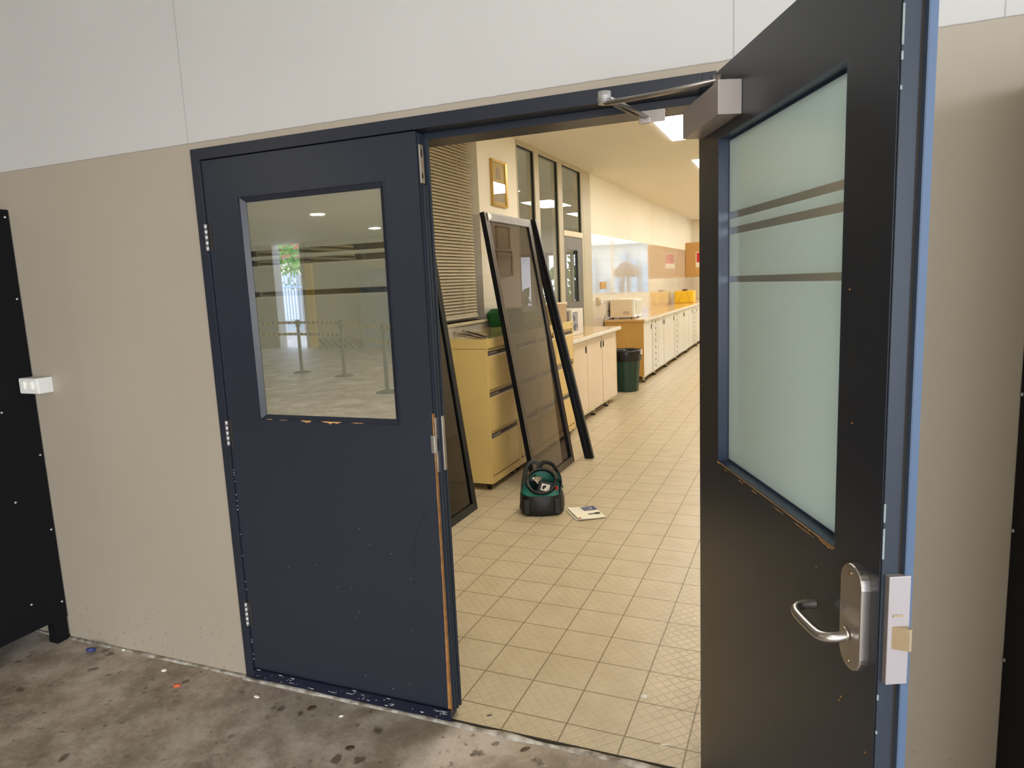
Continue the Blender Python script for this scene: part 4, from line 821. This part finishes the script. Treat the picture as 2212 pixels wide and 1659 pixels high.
# ================================================================== leaning screens
def leaning_screen(name, label, xb, xt, y0, y1, Lh, fw, fm, fm2, pane, cat='screen'):
    """panel standing on the floor, bottom at xb, leaning to xt at its top"""
    a = math.asin((xb-xt)/Lh); t_ = thing(name, label, cat, loc=(xb, y0, 0))
    w = y1-y0; TT = roty(-a) @ Matrix(((0, -1, 0, 0), (1, 0, 0, 0), (0, 0, 1, 0), (0, 0, 0, 1)))   # local x -> +y, local -y -> +x (towards corridor)
    th = .032
    b = MB(); b.at(TT); b.ringplate(0, w, 0, Lh, fw, w-fw, fw, Lh-fw, -.004, th)
    b.obj('frame', fm, t_)
    b = MB(); b.at(TT)
    for k in range(1, 4): q = fw*k/4.3; b.ringplate(q, w-q, q, Lh-q, q+fw*.06, w-q-fw*.06, q+fw*.06, Lh-q-fw*.06, -.0048, .002)
    b.obj('frame_groove', 'screen_dark', t_)
    b = MB(); b.at(TT); b.ringplate(-.002, w+.002, -.0, Lh+.002, .003, w-.003, .003, Lh-.003, -.002, th+.002); b.obj('frame_edge', fm2, t_)
    b = MB(); b.at(TT); b.ringplate(fw, w-fw, fw, Lh-fw, fw+.007, w-fw-.007, fw+.007, Lh-fw-.007, -.002, .006); b.obj('spline', 'screen_dark', t_)
    b = MB(); b.at(TT); b.box(fw-.004, w-fw+.004, .008, .011, fw-.004, Lh-fw+.004); b.obj('pane', pane, t_)
    return t_, TT
sa, TT = leaning_screen('security_screen', 'tall tinted screen panel in a bronze frame leaning by the tool bag', -.10, -.43, 2.62, 3.53, 2.10, .055, 'screen_alu', 'screen_dark', 'tint')
b = MB(); b.at(TT); b.box(.05, .10, -.012, -.004, 2.055, 2.09, .004); b.box(.04, .06, -.014, -.006, 2.04, 2.1, .004); b.obj('tape_tag', 'plastic_w', sa)
sb, TT = leaning_screen('security_screen', 'dark screen panel leaning just inside, half hidden by the closed leaf', -.375, -.63, 1.30, 2.16, 2.08, .05, 'greyframe', 'screen_dark', 'tint_d')
t_ = thing('track_channel', 'long black aluminium channel leaning behind the tinted screen', 'channel', loc=(.005, 3.66, 0))
a = math.asin(.46/2.12); b = MB(); b.at(roty(-a)); b.box(-.045, -.006, -.02, .02, 0, 2.14, .003); b.box(.006, .035, -.02, .02, 0, 2.14, .003); b.box(-.008, .008, -.012, .02, 0, 2.14); b.obj('profile', 'screen_dark', t_)

# ================================================================== tool bag and leaflet
t_ = thing('tool_bag', 'open black and teal tool bag on the tiles by the leaning screen', 'tool bag', loc=(.085, 2.24, 0), rz=R(20))
def sup(rx, ry, z, n=44, e=2.6, dx=0, dy=0, wob=.0, sd=0):
    out = []
    for i in range(n):
        t = 2*math.pi*i/n; c, s_ = math.cos(t), math.sin(t); k = (abs(c)**e+abs(s_)**e)**(-1/e); w_ = 1+wob*noise.noise(Vector((c*2.2+sd, s_*2.2, z*9)))
        out.append((dx+rx*k*c*w_, dy+ry*k*s_*w_, z+wob*.03*noise.noise(Vector((c*3, s_*3, sd+4)))))
    return out
def sut(rx, ry, z, tilt, dy=0, wob=.08, sd=3, e=2.3): return [(p[0], p[1], p[2]+tilt*(p[1]-dy)) for p in sup(rx, ry, z, dy=dy, wob=wob, sd=sd, e=e)]
b = MB(); b.loft([sup(.132, .108, 0), sup(.145, .12, .012, wob=.06), sup(.15, .125, .05, wob=.1, sd=1), sup(.149, .124, .10, wob=.13, sd=2), sup(.141, .116, .141, wob=.12, sd=3)], cap=(True, False)); b.obj('base_panel', 'bagblack', t_)
b = MB(); b.loft([sut(.139, .114, .139, 0, wob=.12), sut(.134, .110, .158, .15, wob=.14), sut(.122, .10, .184, .45, wob=.14, sd=4), sut(.100, .085, .208, .72, wob=.05, sd=5), sut(.090, .076, .203, .72, wob=.05, sd=5), sut(.095, .08, .14, .3, wob=.05, sd=5)], cap=(False, False)); b.obj('upper_panel', 'teal', t_)
b = MB(); b.loft([sut(.096, .081, .15, .3), sut(.09, .075, .09, .1), sut(.05, .04, .085, 0)], cap=(False, True)); b.obj('lining', 'teald', t_)
b = MB(); rp = [(.099*math.cos(t), .084*math.sin(t), .209+.72*.084*math.sin(t)) for t in [2*math.pi*i/40 for i in range(41)]]
b.tube(rp, .0125, 10, flat=(.8, 1.35)); b.obj('zip_rim', 'bagblack', t_)
b = MB(); b.tube([(p[0]*.93, p[1]*.93, p[2]+.007) for p in rp], .003, 6); b.obj('zip', 'alu', t_)
for pts in ([(-.135, -.02, .09), (-.128, .01, .17), (-.115, .05, .24), (-.095, .085, .30), (-.055, .10, .325), (-.015, .095, .30), (-.03, .085, .255), (-.085, .04, .20), (-.125, -.03, .10)], [(-.02, .10, .25), (.0, .11, .30), (.035, .105, .315), (.08, .09, .30), (.115, .05, .25), (.13, .0, .20), (.118, -.05, .15), (.112, -.085, .09)]):
    b = MB(); b.tube(smooth_path(pts), .0125, 8, flat=(.3, 1.2)); b.obj('carry_strap', 'bagblack', t_)
b = MB(); b.box(.085, .118, -.118, -.108, .02, .12, .003); b.box(-.118, -.085, -.118, -.108, .02, .12, .003); b.obj('strap_webbing', 'bagblack', t_)
b = MB(); b.at(tr(.125, .035, .20) @ rotz(R(15)) @ roty(R(-18))); b.box(-.003, .003, -.03, .03, -.05, .06, .002); b.obj('side_tab', 'teal', t_)
b = MB(); b.at(tr(.102, -.055, .178) @ rotz(R(-40))); b.box(-.009, .009, -.006, .004, -.01, .012, .002); b.obj('red_tag', 'red', t_)
# tools in the bag: separate things
def placed(name, label, cat, dx, dy, z, rz=0, rx=0, ry=0):
    o = thing(name, label, cat, loc=(.085+dx*math.cos(R(20))-dy*math.sin(R(20)), 2.24+dx*math.sin(R(20))+dy*math.cos(R(20)), z)); o.rotation_euler = (rx, ry, rz); return o
t_ = placed('battery_pack', 'black battery pack with a white label in the open bag', 'battery', .012, -.045, .125, R(10), R(-38), R(12))
b = MB(); b.box(-.05, .05, -.035, .035, 0, .09, .008); b.obj('casing', 'blackrub', t_)
b = MB(); b.box(-.028, .03, -.037, -.0345, .02, .07, .001); b.box(-.024, .026, -.0375, -.036, .03, .05, .0005, m=1); b.obj('label', ['label', 'alu'], t_)
t_ = placed('hand_drill', 'black and chrome drill lying in the open bag', 'drill', -.015, .01, .185, R(-30), 0, R(16))
b = MB(); b.tube([(-.05, 0, 0), (.07, 0, 0)], [.024, .026], 14); b.obj('body', 'blackrub', t_); b = MB(); b.tube([(-.095, 0, 0), (-.08, 0, 0), (-.05, 0, 0)], [.012, .02, .021], 14); b.obj('chuck', 'steel', t_)
b = MB(); b.tube([(.04, 0, -.01), (.055, 0, -.075)], [.016, .018], 10); b.obj('grip', 'teald', t_)
t_ = placed('key_bunch', 'bunch of brass and steel keys on the tools in the bag', 'keys', -.05, .03, .222, R(20), R(25))
for i in range(6):
    b = MB(); a = R(-60+i*14); c, s_ = math.cos(a), math.sin(a); b.at(tr(0, 0, .002+i*.0018) @ rotz(a) @ roty(R(8))); b.cyl((.018, 0, -.001), (.018, 0, .001), .009, seg=12); b.box(.024, .052, -.003, .003, -.001, .001); b.at(Matrix()); b.obj('key', 'brass' if i % 2 else 'steel', t_)
b = MB(); b.tube([(.012*math.cos(t), .012*math.sin(t), .006) for t in [2*math.pi*k/16 for k in range(17)]], .0014, 6); b.obj('key_ring', 'steel', t_)
t_ = thing('leaflet', 'white packet with blue picture and dark tool print on the floor beside the bag', 'leaflet', loc=(.389, 2.26, 0), rz=R(36.8))
def sheet(b, x0, x1, y0, y1, z, m=0, curl=.0, th=.0012, n=8):
    top = [[(x0+(x1-x0)*i/n, y, z+curl*((1-i/n)**3)) for i in range(n+1)] for y in (y0, y1)]
    A = [[b.b.verts.new((p[0], p[1], p[2]+d)) for p in row] for row in top for d in (0, th)]
    for i in range(n):
        for q, w in ((0, 2), (1, 3), (0, 1), (2, 3)): f = b.b.faces.new((A[q][i], A[q][i+1], A[w][i+1], A[w][i])); f.material_index = m
    for i in (0, n): f = b.b.faces.new((A[0][i], A[1][i], A[3][i], A[2][i])); f.material_index = m
b = MB(); sheet(b, -.095, .095, -.12, .12, .008, curl=.010, th=.003); sheet(b, -.105, .085, -.10, .11, .001, curl=.003, th=.005); b.obj('cover', 'paper', t_)
b = MB(); sheet(b, -.040, .093, .03, .112, .0118, curl=.0, th=.0006); b.obj('blue_picture', 'navyprint', t_)
b = MB(); n = 24; b.tube([(.02+.045*math.cos(2*math.pi*k/n), .07+.022*math.sin(2*math.pi*k/n), .0128) for k in range(n+1)], .0045, 6, flat=(1, .15)); b.obj('loop_print', 'label', t_)
b = MB(); sheet(b, -.035, .05, -.048, -.028, .0116, th=.0006); sheet(b, .05, .085, -.055, -.018, .0116, th=.0006); b.obj('tool_print', 'darkprint', t_)
b = MB(); sheet(b, -.094, -.075, -.118, -.098, .0196, curl=0, th=.0006); b.obj('red_corner', 'red', t_)
